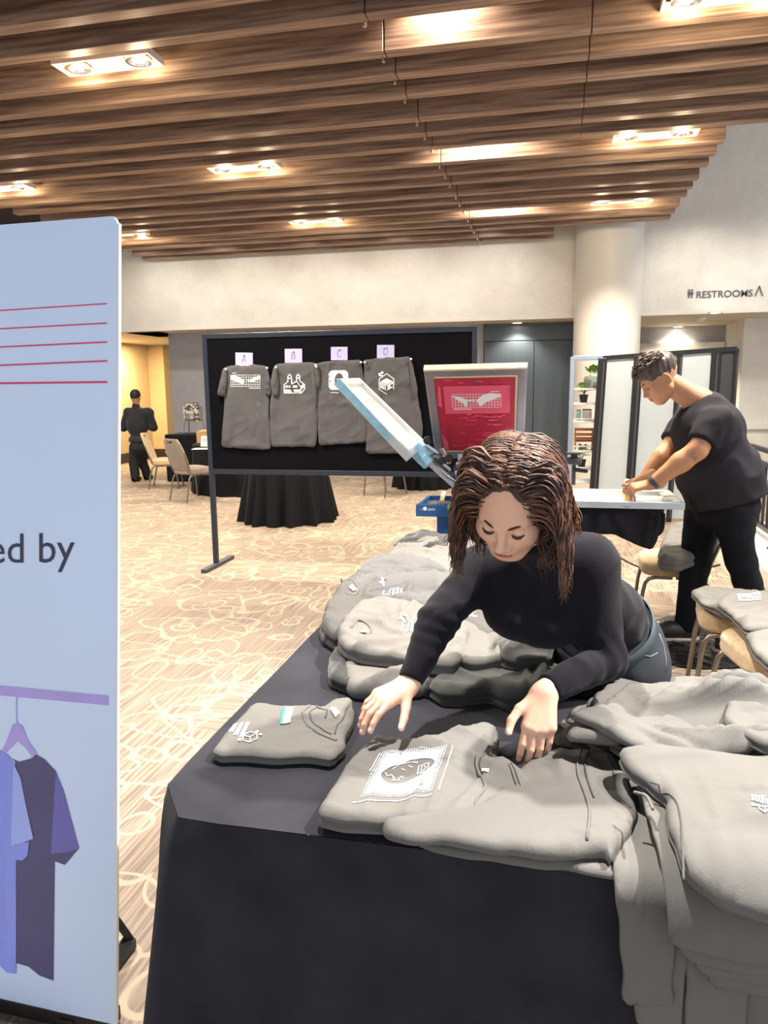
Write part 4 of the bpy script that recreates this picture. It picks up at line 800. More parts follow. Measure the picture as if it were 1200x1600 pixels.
obj('print_arm', MB().bar((xl_ + .05, (fy + by) / 2, SZ2 - .0), (-.5, 5.1, SZ2 + .05), .06, .04), m_alumL, press); obj('screen_clamp', MB().box((xl_ + .04, (fy + by) / 2, SZ2 + .03), (.1, .3, .07)), m_alumL, press, bev=.01)
kp = P(896, 752, Y=(fy + by) / 2); obj('clamp_knob', MB().lathe((kp.x, kp.y, SZ2 + .06), [(.012, 0), (.012, .12), (.045, .13), (.05, .15), (.045, .165), (.02, .17), (.02, .185), (.05, .19), (.05, .2), (.001, .205)], 20), m_charc, press, smooth=35); obj('clamp_lever', MB().bar((kp.x, kp.y - .02, SZ2 + .155), (kp.x + .08, kp.y - .05, SZ2 + .15), .03, .025), m_black, press, bev=.006)
# platen with the shirt being printed
obj('platen', MB().b2((xl_ + .1, fy + .12, SZ2 - .085), (xr - .12, by - .08, SZ2 - .06)), m_charc, press, bev=.006); obj('platen_arm', MB().bar((xl_ + .3, (fy + by) / 2, SZ2 - .11), (-.5, 5.1, SZ2 - .11), .06, .04), m_blue, press)
t = thing('tee_shirt', 'dark tee shirt hanging off the press board under the flat screen', 'tee shirt', (xr - .3, fy + .2, SZ2 - .06)); y0 = fy + .05
m_dshirt = M('dark_jersey', '#232328', .95, nz=(5, .08), bump=(400, .25, .002), spec=.15, crease=(8, .2, .01))
hp = [(P(a, b, Y=y0).x, P(a, b, Y=y0).z) for a, b in ((862, 796), (1034, 796), (1032, 820), (1026, 845), (1018, 859), (1000, 853), (975, 842), (960, 834), (930, 835), (862, 836))]
obj('body', pad(hp, lambda u, v, h: Vector((u, y0 + .03 - h + .0 * v, v)), .03, step=.018, round_r=.03, wr=[(1.3, 4, 1.2), (1.8, 8, .6)], amp=.05, seed=21, soft=1), m_dshirt, t, smooth=True)
obj('top_fold', MB().b2((xl_ + .1, fy + .06, SZ2 - .062), (xr - .1, by - .08, SZ2 - .052)), m_dshirt, t, bev=.004)
obj('sleeve', pad([(P(a, b, Y=y0 + .2).x, P(a, b, Y=y0 + .2).z) for a, b in ((1010, 800), (1040, 800), (1036, 830), (1028, 838), (1012, 836))], lambda u, v, h: Vector((u, y0 + .22 - h, v)), .03, step=.018, round_r=.03, wr=[(1.3, 6, 1)], amp=.03, seed=2), m_dshirt, t, smooth=True)
# squeegee in the man's hands
sq = P(984, 781, Z=SZ2); t = thing('squeegee', 'wooden squeegee with yellow rubber blade gripped by the man', 'squeegee', (sq.x, sq.y, SZ2 - .03)); sy0, sy1 = fy + .07, by - .08
obj('blade', MB().bar((sq.x + .0, sy0, SZ2 + .0), (sq.x + .0, sy1, SZ2 + .0), .012, .062, (0, 0, 1)), m_yel, t, bev=.002); obj('grip', MB().bar((sq.x + .012, sy0, SZ2 + .05), (sq.x + .012, sy1, SZ2 + .05), .03, .06, (.2, 0, 1)), m_tape, t, bev=.01)
# ================================================================== THE LONG CLOTHED TABLE AND ITS SHIRTS
TZ = .757
m_top = M('worn_black_cloth', '#29292f', .95, nz=(7, .2), bump=(260, .25, .002), spec=.1, sheen=.05)
def tablecloth():
    o = [(-.82, 1.28), (1.5, 1.28), (1.5, 2.04), (-.05, 2.04), (-.05, 4.32), (-.82, 4.32)]
    rim = resample(chaikin(o, 2, .04), .02); n = len(rim); B = np.array(rim); tg = np.roll(B, -1, 0) - np.roll(B, 1, 0); tg /= np.linalg.norm(tg, axis=1)[:, None]; nm = np.stack([tg[:, 1], -tg[:, 0]], 1)
    s = Shape2().poly(rim, .03); mb = MB(); V = np.array(s.v); hh = .0035 * (fbm(V[:, 0] * 6, V[:, 1] * 6, 3) - .45) + .004 * (ridges(V[:, 0], V[:, 1], .3, 3, 4.2) - .3) * .5
    mb.add([(x, y, TZ - .002 + h) for (x, y), h in zip(s.v, np.minimum(hh, .001))], s.f)
    rows = 22; ring0 = len(mb.v); L = np.cumsum(np.r_[0, np.linalg.norm(np.diff(B, axis=0), axis=1)])
    cor = np.array([[-.82, 1.28], [1.5, 1.28], [-.82, 4.32], [1.5, 2.04]]); dc = np.min(np.linalg.norm(B[:, None] - cor[None], axis=2), axis=1)
    for j in range(rows + 1):
        v = j / rows; z = TZ - .002 - v * (TZ - .01); e = .012 * math.sqrt(min(1, v * 6))
        w = (vnoise(L * 4.5 + 3, np.full(n, v * .6)) - .5) * .05 * v + np.sin(L * 26 + 2 * vnoise(L * 2, L * 0)) * .006 * v
        fl = e + w + .03 * v + .12 * v * np.exp(-(dc / .12) ** 2) - .035 * v * np.exp(-((dc - .2) / .09) ** 2)
        for i in range(n): mb.v.append(Vector((B[i][0] + nm[i][0] * fl[i], B[i][1] + nm[i][1] * fl[i], z - (.002 if j == 0 else 0))))
    for j in range(rows):
        for i in range(n): a = ring0 + j * n; mb.f.append([a + i, a + (i + 1) % n, a + n + (i + 1) % n, a + n + i]); mb.mi.append(0)
    return mb
tag(obj('tablecloth', tablecloth(), m_top, smooth=60), 'worn black cloth draped to the floor over the shirt sorting table', 'tablecloth')
def tb(pts, z): return [(P(a, b, Z=z).x, P(a, b, Z=z).y) for a, b in pts]
def flat(z0): return lambda u, v, h: Vector((u, v, z0 + h))
def droop(z0, ye=1.275, xe=None):
    zc = TZ - .03
    def f(u, v, h):
        Rr = .03 + (z0 - TZ) + h
        if v >= ye: return Vector((u, v, z0 + h))
        s = ye - v; r0 = .03 + (z0 - TZ) * .6; a = min(s / r0, PI / 2); rest = max(0, s - r0 * PI / 2)
        return Vector((u, ye - Rr * math.sin(a) - rest * .05, zc + Rr * math.cos(a) - rest))
    return f
def tpx(cx, cy, z): O = P(cx, cy, Z=z); return O, P(cx + 1, cy, Z=z) - O, P(cx, cy - 1, Z=z) - O
def garment(label, pts, z0, t, mat=m_shirtg, layers=2, wr=((.4, 5, 1), (1.9, 7, .7)), amp=.012, seed=1, rr=.014, soft=2, step=.009, e0=.8, fr=None, lift=None, kind='tee_shirt', group='tee shirts on the sorting table', px=True, wob=.004):
    o = tb(pts, z0 + t) if px else pts; c = (sum(q[0] for q in o) / len(o), sum(q[1] for q in o) / len(o))
    th = thing(kind, label, 'tee shirt', (c[0], c[1], z0), 0, group)
    pm = pad(o, fr or flat(z0), t, step=step, round_r=rr, layers=layers, wr=wr, amp=amp, seed=seed, soft=soft, lift=lift, wob=wob, e0=e0)
    obj('body', pm, mat, th, smooth=True); return th, pm
def band(name, th, pm, pts, w, z, mat=m_shirtg, off=.0022):
    """a sewn band (collar, seam) laid along a path"""
    q = []
    for i in range(len(pts) - 1):
        a = Vector(pts[max(i - 1, 0)]); b = Vector(pts[i]); c = Vector(pts[i + 1]); d = Vector(pts[min(i + 2, len(pts) - 1)])
        for k in range(8): u = k / 8; q.append(P(*tuple(.5 * ((2 * b) + (c - a) * u + (2 * a - 5 * b + 4 * c - d) * u * u + (3 * b - a - 3 * c + d) * u ** 3)), Z=z))
    q.append(P(*pts[-1], Z=z)); bvh = BVHTree.FromPolygons([tuple(v) for v in pm.v], pm.f); out = []
    for p in q:
        h = bvh.ray_cast(p + Vector((0, 0, .25)), Vector((0, 0, -1)), .6); out.append((h[0] if h[0] is not None else p) + Vector((0, 0, off * .3)))
    return obj(name, MB().tube(out, w, 8), mat, th, smooth=True)
m_seam = M('dark_rib_jersey', '#4a4846', .9, nz=(30, .1), bump=(500, .3, .002)); m_tagw = M('white_label', '#e4e6e6', .6, nz=(30, .03)); m_stick = M('green_strip', '#2fae7c', .5, nz=(20, .05)); m_blacksh = M('black_jersey', '#161616', .9, nz=(6, .1), bump=(400, .25, .002), sheen=.25); m_olive = M('dark_olive_jersey', '#30302d', .9, nz=(6, .08), bump=(400, .25, .002), sheen=.2)  # seams and ribbing take a darker jersey colour
def dept(s, x, y, sc=1.0, rot=0):
    for i, l in enumerate(('DEPARTMENT OF', 'INDUSTRIAL', 'SUPPORT')): s.text(l, x, y - i * 1.15 * sc, sc, .025 * sc)
    return s
def cube_icon(s, x, y, r, w):
    hx = [(x + r * math.cos(PI / 6 + PI / 3 * k), y + r * math.sin(PI / 6 + PI / 3 * k)) for k in range(6)]
    s.line(hx, w, True, 1); s.line([hx[0], (x, y)], w, step=1); s.line([hx[2], (x, y)], w, step=1); s.line([hx[4], (x, y)], w, step=1); s.ell(x + r * .9, y + r * .9, r * .22, r * .22, 10, 1); s.ell(x + r * 1.3, y + r * .4, r * .2, r * .2, 10, 1); return s
# --- small folded shirt with the green and white sticker
z0 = TZ; th, pm = garment('small folded grey tee shirt with green and white sticker near the table corner', [(333, 1166), (350, 1140), (397, 1093), (430, 1099), (480, 1096), (505, 1101), (522, 1088), (546, 1085), (552, 1105), (549, 1122), (536, 1140), (537, 1158), (520, 1180), (480, 1172), (430, 1176), (380, 1172), (345, 1174)], z0, .034, layers=2, amp=.007, seed=3, rr=.02, soft=1)
def quadpx(th, pm, name, c, mat, z, off=.002):
    s = Shape2().poly([(x - c[0][0], c[0][1] - y) for x, y in c], 2); O, U, V = tpx(c[0][0], c[0][1], z); decal(name, s, O, U, V, mat, th, pm, (0, 0, -1), off + .0015)
quadpx(th, pm, 'sticker', [(447, 1104), (459, 1103), (453, 1129), (442, 1131)], m_tagw, z0 + .034); quadpx(th, pm, 'sticker_strip', [(442, 1105), (447, 1104), (443, 1131), (438, 1131)], m_stick, z0 + .034)
band('collar', th, pm, [(484, 1100), (474, 1108), (475, 1123), (487, 1138), (508, 1148), (526, 1155)], .0035, z0 + .034); band('collar_seam', th, pm, [(492, 1104), (484, 1112), (487, 1125), (500, 1137), (518, 1145)], .002, z0 + .034, m_seam); band('neck_band', th, pm, [(494, 1102), (505, 1106), (512, 1112), (508, 1122)], .002, z0 + .034, m_seam)
quadpx(th, pm, 'neck_label', [(520, 1103), (516, 1114), (524, 1121), (531, 1116), (524, 1112)], m_tagw, z0 + .034, .003); band('shoulder_seam', th, pm, [(523, 1145), (526, 1135), (538, 1118), (545, 1100)], .002, z0 + .034, m_seam)
s = Shape2(); dept(s, 0, 0, 1.0); O = P(385, 1129, Z=z0 + .034); E_ = P(369, 1160, Z=z0 + .034); U = (E_ - O) / 8.4; V = (P(403, 1129.5, Z=z0 + .034) - P(385, 1130, Z=z0 + .034)) / 2.1; decal('print', s, O, U, V, m_ink, th, pm, (0, 0, -1), .003)
s = Shape2(); cube_icon(s, 0, 0, 10, 1.1); O, U, V = tpx(391, 1153, z0 + .034); decal('icon', s, O, U * 1.25, V * .8, m_ink, th, pm, (0, 0, -1), .003)
# --- two plain shirts under the printed one, at the front edge
th, pm = garment('lower plain grey tee shirt folded at the front table edge', [(650, 1300), (662, 1296), (730, 1300), (830, 1280), (990, 1180), (1003, 1260), (985, 1310), (972, 1363), (880, 1348), (800, 1338), (720, 1327), (656, 1312)], TZ, .02, layers=1, amp=.004, seed=5, rr=.02, soft=1)
band('hem_seam', th, pm, [(975, 1352), (985, 1310), (998, 1268)], .0016, TZ + .02, m_seam)
th, pm = garment('upper plain grey tee shirt with ribbed collar lying under the printed one', [(602, 1276), (640, 1268), (745, 1258), (800, 1210), (845, 1168), (930, 1166), (962, 1178), (985, 1225), (992, 1262), (978, 1290), (955, 1335), (945, 1322), (900, 1322), (850, 1326), (780, 1316), (700, 1302), (640, 1300), (604, 1291)], TZ + .018, .03, layers=1, wr=((.5, 5, 1), (1.9, 8, .8)), amp=.015, seed=7, rr=.025, soft=1)
band('collar', th, pm, [(908, 1170), (902, 1195), (905, 1225), (915, 1250), (921, 1275), (917, 1318)], .0028, TZ + .045); band('collar', th, pm, [(920, 1172), (914, 1195), (918, 1225), (928, 1252)], .0022, TZ + .045, m_seam); band('sleeve_seam', th, pm, [(948, 1180), (958, 1205), (962, 1240), (985, 1262)], .0018, TZ + .045, m_seam)
# --- printed shirt
z0 = TZ + .034
th, pm = garment('folded grey tee shirt with large white portrait print in front of the woman', [(499, 1258), (522, 1222), (560, 1165), (588, 1142), (640, 1150), (690, 1140), (755, 1122), (772, 1128), (777, 1150), (771, 1175), (790, 1178), (822, 1200), (833, 1225), (828, 1256), (800, 1248), (760, 1254), (740, 1263), (690, 1268), (600, 1270), (530, 1266)], z0 - .03, .05, layers=2, wr=((1.2, 6, 1), (2.6, 8, .8)), amp=.013, seed=9, rr=.03, soft=1)
zz = z0 + .022; band('collar', th, pm, [(773, 1130), (768, 1155), (752, 1172), (744, 1185), (748, 1205), (758, 1222), (746, 1240), (742, 1262)], .0028, zz); band('collar', th, pm, [(779, 1140), (774, 1160), (757, 1176), (750, 1190), (755, 1207)], .002, zz, m_seam)
quadpx(th, pm, 'neck_label', [(753, 1197), (764, 1200), (763, 1205), (752, 1202)], m_tagw, zz)
band('cuff', th, pm, [(799, 1190), (806, 1206), (814, 1226), (829, 1254)], .0022, z0 + .02); band('cuff_seam', th, pm, [(795, 1194), (801, 1210), (809, 1230), (820, 1252)], .0016, z0 + .02, m_seam); band('sleeve_fold', th, pm, [(746, 1256), (768, 1240), (790, 1230), (812, 1226)], .0026, z0 + .02)
TL, TR, BR, BL = [P(a, b, Z=zz) for a, b in ((597, 1170), (700, 1161), (676, 1232), (561, 1245))]
s = Shape2(); n = 32
def sq1(a, m_):
    c_, d_ = math.cos(a), math.sin(a); m_ = m_ / max(abs(c_), abs(d_)); return (.5 + c_ * m_, .5 + d_ * m_)
ovl = lambda k: (.52 + .36 * math.cos(2 * PI * k / n) + .03 * math.sin(4 * PI * k / n), .5 + .25 * math.sin(2 * PI * k / n + .3))
for j in range(3):
    a = [(Vector(ovl(k)).lerp(Vector(sq1(2 * PI * k / n, .40)), j / 3)) for k in range(n)]; b = [(Vector(ovl(k)).lerp(Vector(sq1(2 * PI * k / n, .40)), (j + 1) / 3)) for k in range(n)]
    s.add([tuple(v) for v in a + b], [(k, (k + 1) % n, n + (k + 1) % n, n + k) for k in range(n)])
for k in range(27):                                                 # halftone rows fading outwards
    x = .02 + k * .0369
    for j in range(27):
        y = .02 + j * .0369; dd_ = max(abs(x - .5), abs(y - .5))
        if dd_ > .39: r_ = .015 - (dd_ - .39) * .07; s.rect(x - r_, y - r_, x + r_, y + r_, 1)
s.line([(.28, .58), (.36, .68), (.5, .7), (.62, .66)], .012); s.line([(.30, .45), (.36, .38), (.36, .33), (.44, .33)], .014); s.line([(.42, .33), (.46, .4), (.5, .36)], .012); s.line([(.42, .56), (.47, .52)], .012); s.line([(.5, .62), (.56, .58)], .012); s.line([(.2, .5), (.25, .42), (.3, .45)], .01)
s.line([(.68, .42), (.82, .45), (.80, .62), (.66, .58)], .012, True); s.line([(.72, .46), (.71, .57)], .01); s.line([(.75, .47), (.78, .53), (.74, .57)], .01)
for (x0, y0, x1, y1) in ((-.06, -.07, 1.02, -.07), (1.08, .0, 1.08, .95), (-.02, .5, -.02, .97)):
    for k in range(22): a = k / 22; b = (k + .75) / 22; s.line([(x0 + (x1 - x0) * a, y0 + (y1 - y0) * a), (x0 + (x1 - x0) * b, y0 + (y1 - y0) * b)], .014)
def bil(u, v): return BL.lerp(BR, u).lerp(TL.lerp(TR, u), v)
bv = BVHTree.FromPolygons([tuple(v) for v in pm.v], pm.f); vs = []
for u, v in s.v: p = bil(u, v); h = bv.ray_cast(p + Vector((0, 0, .2)), Vector((0, 0, -1)), .5); vs.append((h[0] if h[0] is not None else p) + Vector((0, 0, .0018)))
q = MB(); q.add(vs, s.f); obj('print', q, m_ink, th)
# --- big stack at the right, lower shirts hanging over the table edge
for i, (lb, xs, drop, z0, t, sd) in enumerate((
        ('grey tee shirt at the bottom of the right stack, hanging lowest over the table edge', (.175, .95), .385, TZ, .007, 41),
        ('grey tee shirt of the right stack hanging in a short flap over the table edge', (.235, .345), .30, TZ + .010, .007, 42),
        ('grey tee shirt of the right stack whose left sleeve slips down the table front', (.125, .225), .235, TZ + .020, .008, 43),
        ('grey tee shirt of the right stack with a second sleeve end down the table front', (.15, .245), .275, TZ + .012, .007, 47),
        ('grey tee shirt in the lower middle of the right stack with a drooping front hem', (.26, .95), .19, TZ + .034, .010, 44),
        ('grey tee shirt in the middle of the right stack with a drooping front hem', (.24, .95), .168, TZ + .046, .010, 48),
        ('grey tee shirt of the right stack, second below the one with white lettering', (.215, .95), .15, TZ + .058, .010, 49),
        ('grey tee shirt of the right stack, just below the one with white lettering', (.19, .95), .135, TZ + .070, .010, 45))):
    rnd = random.Random(sd); o = [(xs[0], 1.55), (xs[0] + .0, 1.30), (xs[0] + .012, 1.275 - drop * .5), (xs[0] + .02, 1.275 - drop + .004)] + [(xs[0] + .02 + (xs[1] - xs[0] - .03) * q, 1.275 - drop + rnd.uniform(-.008, .008)) for q in (.15, .3, .45, .6, .75, .9)] + [(xs[1], 1.275 - drop + .01), (xs[1], 1.55), ((xs[0] + xs[1]) / 2, 1.57)]
    garment(lb, o, z0, t, layers=1, wr=((1.45, 7, 1.0), (.2, 6, .3)), amp=.007, seed=sd, rr=.006, soft=1, e0=.9, fr=droop(z0), px=False, mat=m_shirtg)
z0 = TZ + .08
o = [(.155, 1.53), (.20, 1.555), (.30, 1.56), (.55, 1.565), (.97, 1.57), (.97, 1.165), (.60, 1.16), (.42, 1.162), (.33, 1.165), (.275, 1.172), (.225, 1.20), (.218, 1.27), (.225, 1.36), (.20, 1.42), (.165, 1.46)]
th, pm = garment('grey tee shirt on top of the right stack with white lettering by the picture edge', o, z0, .04, layers=2, wr=((.15, 7, 1), (1.5, 8, .8)), amp=.013, seed=46, rr=.05, soft=2, fr=droop(z0, 1.235), px=False)
band('shoulder_seam', th, pm, [(1015, 1222), (1045, 1235), (1060, 1262), (1066, 1300), (1068, 1375)], .0018, z0 + .04, m_seam); band('sleeve_fold', th, pm, [(990, 1238), (1010, 1245), (1020, 1265)], .003, z0 + .035, m_shirtg)
s = Shape2(); dept(s, 0, 0, 1.0); O = P(1174, 1244, Z=z0 + .04); U = (P(1230, 1254, Z=z0 + .04) - O) / 8.4; V = (P(1174, 1229, Z=z0 + .04) - O) / 1.6; decal('print', s, O, U, V, m_ink, th, pm, (0, 0, -1), .003)
s = Shape2(); cube_icon(s, 0, 0, 10, 1.4); O, U, V = tpx(1194, 1272, z0 + .04); decal('icon', s, O, U, V * .9, m_ink, th, pm, (0, 0, -1), .003)
# --- crumpled stack behind it
base = [(872, 1150), (900, 1108), (940, 1080), (980, 1060), (1060, 1056), (1150, 1062), (1262, 1075), (1262, 1185), (1150, 1188), (1080, 1186), (1000, 1190), (960, 1180), (910, 1158)]
for i in range(5):
    rnd = random.Random(60 + i); z0 = TZ + i * .019; d = [(a + rnd.uniform(-14, 14) + (9 * i if a < 950 else 0) * .6, b + rnd.uniform(-4, 4) + (8 - i * 7 if b > 1120 else 2 * i)) for a, b in base]
    lb = ['bottom grey tee shirt of the crumpled stack beside the woman\'s left elbow', 'second grey tee shirt from the bottom of the crumpled stack', 'middle grey tee shirt of the crumpled stack', 'grey tee shirt just under the top of the crumpled stack', 'rumpled grey tee shirt on top of the stack beside the woman\'s left elbow'][i]
    d = [(a, b) for a, b in d]; th, pm = garment(lb, d, z0, .013 if i < 4 else .03, layers=1, wr=((2.75, 7, 1.2), (.25, 6, 1), (.6, 9, .7)), amp=.008 if i < 4 else .034, seed=61 + i, rr=.012 if i < 4 else .03, soft=2, wob=.012, lift=lambda x, y, i=i: .020 * (math.sin(x * 15 + .5) + .6 * math.sin(y * 13 + x * 8)) * (i / 4) + .004 * i)
for k, (lb, pts, z0, t, sd) in enumerate((('loose grey sleeve end heaped at the crumpled stack\'s left', [(885, 1140), (905, 1112), (945, 1092), (975, 1100), (985, 1130), (970, 1148), (925, 1145)], TZ + .088, .03, 71), ('grey tee shirt bunched across the crumpled stack at the picture edge', [(1130, 1115), (1150, 1070), (1210, 1062), (1262, 1080), (1262, 1150), (1200, 1150), (1165, 1135)], TZ + .105, .045, 72))):
    if k == 0: obj('sleeve', pad(tb(pts, z0 + t), flat(z0), t, step=.01, round_r=.03, wr=[(.3, 7, 1)], amp=.012, seed=sd), m_shirtg, th, smooth=True)
    else: garment(lb, pts, z0, t, wr=((.2, 6, 1.2), (1.5, 8, 1)), amp=.03, seed=sd, rr=.05)
# --- heap in the middle of the table
W = ((.5, 5, 1), (1.6, 6, .8), (2.5, 9, .5))
m_sh2 = M('ash_jersey', '#6a6763', .95, nz=(5, .06), bump=(420, .25, .002), spec=.15, crease=(26, .22, .005)); m_sh3 = M('iron_jersey', '#545250', .95, nz=(5, .06), bump=(420, .25, .002), spec=.15, crease=(26, .22, .005))
def heap(label, pts, z, t, mat=m_shirtg, seed=1, amp=.03, **k): return garment(label, pts, z, t, mat, wr=W, amp=amp, seed=seed, rr=.03, step=.011, **k)
heap('black cloth scrap at the far end of the shirt heap', [(612, 848), (635, 832), (665, 826), (695, 832), (715, 845), (700, 856), (640, 856)], TZ, .05, m_blacksh, 81)
heap('pale grey tee shirt at the back of the heap', [(592, 872), (620, 852), (660, 840), (715, 838), (760, 850), (760, 905), (690, 900), (650, 892)], TZ, .055, m_sh2, 82)
heap('grey tee shirt crossing the heap behind the two with house logos', [(550, 905), (572, 872), (600, 860), (640, 863), (680, 873), (705, 890), (740, 930), (690, 950), (580, 925)], TZ + .02, .055, M('slate_jersey', '#4a494a', .9, nz=(5, .06), bump=(420, .25, .002), sheen=.15), 83)
th, pm = heap('grey tee shirt with small house logo, farther of the two on the heap', [(503, 968), (510, 940), (535, 905), (560, 888), (620, 885), (700, 900), (775, 930), (760, 990), (660, 1000), (600, 985), (540, 985), (518, 986)], TZ, .075, m_sh3, 84)
def house(th, pm, cx, cy, z, sc=1.0):
    s = Shape2()
    for k in range(3): s.line([(8 + k * 6, 8), (5 + k * 6, -9)], 3, step=4)
    s.line([(-13, 8), (-3, 8), (2, 0), (-2, -9), (-11, -9), (-8, 0)], 1.4, True, 4); s.ell(-11, 4, 2.2, 2.2, 10, 4); s.ell(-6, 1, 2, 2, 10, 4); s.line([(-16, 4), (-10, 8)], 1.2, step=4); O, U, V = tpx(cx, cy, z); decal('print', s, O, U * sc, V * sc, m_ink, th, pm, (0, 0, -1), .004)
house(th, pm, 609, 916, TZ + .075); quadpx(th, pm, 'neck_label', [(545, 918), (550, 914), (558, 920), (552, 923)], m_tagw, TZ + .07, .004); band('collar', th, pm, [(532, 905), (548, 905), (560, 915), (552, 925), (540, 925)], .004, TZ + .075)
obj('sleeve', pad(tb([(498, 975), (512, 950), (545, 950), (550, 985), (505, 990)], TZ + .05), flat(TZ), .05, step=.012, round_r=.03, wr=[(1.2, 8, 1)], amp=.012, seed=12), m_sh3, th, smooth=True)
th, pm = heap('grey tee shirt with small house logo, nearer of the two on the heap', [(528, 972), (555, 938), (590, 925), (640, 935), (700, 950), (735, 975), (715, 1030), (640, 1018), (560, 1010), (534, 1000)], TZ + .05, .06, m_sh2, 85)
house(th, pm, 638, 975, TZ + .11, .95); quadpx(th, pm, 'neck_label', [(563, 984), (575, 982), (577, 986), (564, 987)], m_tagw, TZ + .11, .004); band('collar', th, pm, [(548, 978), (558, 968), (572, 972), (580, 982), (570, 990)], .004, TZ + .11)
obj('sleeve', pad(tb([(537, 1005), (560, 992), (640, 1008), (703, 1018), (692, 1048), (662, 1068), (600, 1072), (545, 1070), (536, 1040)], TZ + .045), flat(TZ), .055, step=.012, round_r=.04, wr=[(.7, 6, 1), (2, 8, .6)], amp=.014, seed=86), m_sh2, th, smooth=True)
heap('dark crumpled tee shirt end poking out left of the heap', [(512, 1035), (522, 1008), (548, 1000), (556, 1062), (532, 1056), (514, 1048)], TZ, .05, m_blacksh, 87, .02)
heap('pale grey tee shirt lying behind the woman\'s right arm', [(690, 960), (720, 915), (770, 905), (810, 930), (840, 965), (780, 990), (700, 990)], TZ + .03, .06, m_sh3, 88)
th, pm = heap('grey tee shirt with large white line print under the woman\'s chest', [(695, 1015), (712, 970), (745, 945), (800, 952), (845, 975), (840, 1010), (790, 1020), (740, 1025)], TZ + .05, .055, m_shirtg, 89)
s = Shape2(); s.line([(-38, 12), (-15, 14), (10, 2), (32, -10), (38, -18)], 4, step=5); s.line([(-38, 12), (-30, 6), (-10, 4), (8, -4), (28, -17)], 2.5, step=5); s.poly([(0, 4), (14, 2), (30, -8), (24, -14), (10, -8)], 5); s.line([(-25, 9), (-15, -1), (12, -14)], 1.5, step=5)
for k in range(4): s.line([(26 + k * 5, 2 - k * 3), (34 + k * 5, 6 - k * 3)], 1.6, step=5)
O, U, V = tpx(762, 970, TZ + .1); decal('print', s, O, U, V, m_ink, th, pm, (0, 0, -1), .004)
heap('dark olive tee shirt bunched on the table below the woman', [(672, 1060), (690, 1040), (715, 1020), (760, 1010), (830, 1000), (870, 1010), (876, 1045), (856, 1082), (800, 1082), (760, 1066), (720, 1074), (690, 1072)], TZ, .06, m_olive, 90, .03)
heap('dark knotted tee shirt on top of the olive one below the woman', [(770, 1000), (785, 978), (815, 968), (845, 975), (868, 1000), (860, 1020), (820, 1024), (785, 1018)], TZ + .06, .055, m_olive, 91, .035)
heap('dark tee shirt edge with pale piping beside the woman\'s right forearm', [(655, 1060), (680, 1030), (705, 1010), (725, 1015), (720, 1040), (690, 1066), (668, 1072)], TZ, .04, m_blacksh, 92, .03)
# ================================================================== CHAIRS AT THE RIGHT WITH MORE SHIRTS
def chair_pile(th_label, pts, z0, t, seed, mat=m_shirtg): return garment(th_label, pts, z0, t, mat, layers=2, wr=((.4, 6, 1), (1.8, 8, .8)), amp=.02, seed=seed, rr=.03, step=.014, group='tee shirts on the chairs')
q = P(1142, 944, Z=.5); chair('beige banquet chair piled with shirts, nearest the man\'s shoes', (q.x + .06, q.y + .02, 0), R(84), m_beige)
chair_pile('lower grey tee shirt folded on the chair nearest the man\'s shoes', [(1080, 922), (1095, 915), (1150, 916), (1210, 925), (1215, 975), (1150, 962), (1120, 950), (1100, 940)], .505, .04, 101)
th, pm = chair_pile('upper grey tee shirt with white grid print on the chair nearest the man', [(1122, 940), (1135, 925), (1160, 920), (1220, 925), (1225, 975), (1165, 980), (1150, 962)], .545, .045, 102)
s = Shape2(); [s.line([(-16 + k * 4, -6), (-20 + k * 4, 7)], 1.2, step=5) for k in range(9)]; [s.line([(-17 - k * .9, -6 + k * 4), (17 - k * .9, -6 + k * 4)], 1.4, step=5) for k in range(4)]; O, U, V = tpx(1172, 934, .59); decal('print', s, O, U, V, m_ink, th, pm, (0, 0, -1), .004)
q = P(1222, 1000, Z=.5); chair('beige banquet chair half out of the picture at right, shirts draped on it', (q.x, q.y, 0), R(100), m_beige)
chair_pile('grey tee shirt draped on the half hidden chair at the right edge', [(1165, 985), (1185, 976), (1230, 978), (1260, 1010), (1250, 1035), (1200, 1030), (1180, 1010)], .505, .06, 103)
q = P(1052, 866, Z=.5); chair('beige banquet chair behind the hanging dark shirt at the press', (q.x, q.y, 0), R(88), m_beige, lean=.1)
chair_pile('rumpled grey tee shirt on the chair behind the press', [(1028, 868), (1035, 840), (1050, 815), (1068, 812), (1085, 830), (1095, 860), (1060, 872)], .505, .09, 104)
# ================================================================== STANDING SIGN AT THE LEFT
m_board = M('sign_board', '#d2e3ff', .55, nz=(2, .015)); m_edge = M('sign_edge', '#e3e1dc', .6, nz=(9, .03)); m_rline = M('sign_red', '#d84470', .55, nz=(30, .04)); m_txt = M('sign_text', '#34344c', .55, nz=(30, .05)); m_lil = M('sign_lilac', '#b3a3e6', .55, nz=(14, .04)); m_tblue = M('sign_blue_shirt', '#8f9cf2', .55, nz=(5, .08), stretch=(4, 4, .5)); m_tblue2 = M('sign_blue_sleeve', '#a3b4f6', .55, nz=(5, .05)); m_tdark = M('sign_dark_shirt', '#55527a', .55, nz=(5, .05)); m_tdark2 = M('sign_dark_sleeve', '#6f6cb4', .55, nz=(5, .05))
b0 = P(179, 1601, Z=.05); t0 = P(172, 338, Y=1.70); Un = Vector((1, -.03, 0)).normalized(); Vn = (t0 - b0); 
Vn = (Vn - Un * Vn.dot(Un)); HL = Vn.length; Vn.normalize(); Nn = Vn.cross(Un).normalized()
if Nn.y > 0: Nn = -Nn
sg = thing('standing_sign', 'tall pale blue printed sign with red lines and drawn tee shirts', 'sign', (b0.x - .4, b0.y, 0))
WD = .86
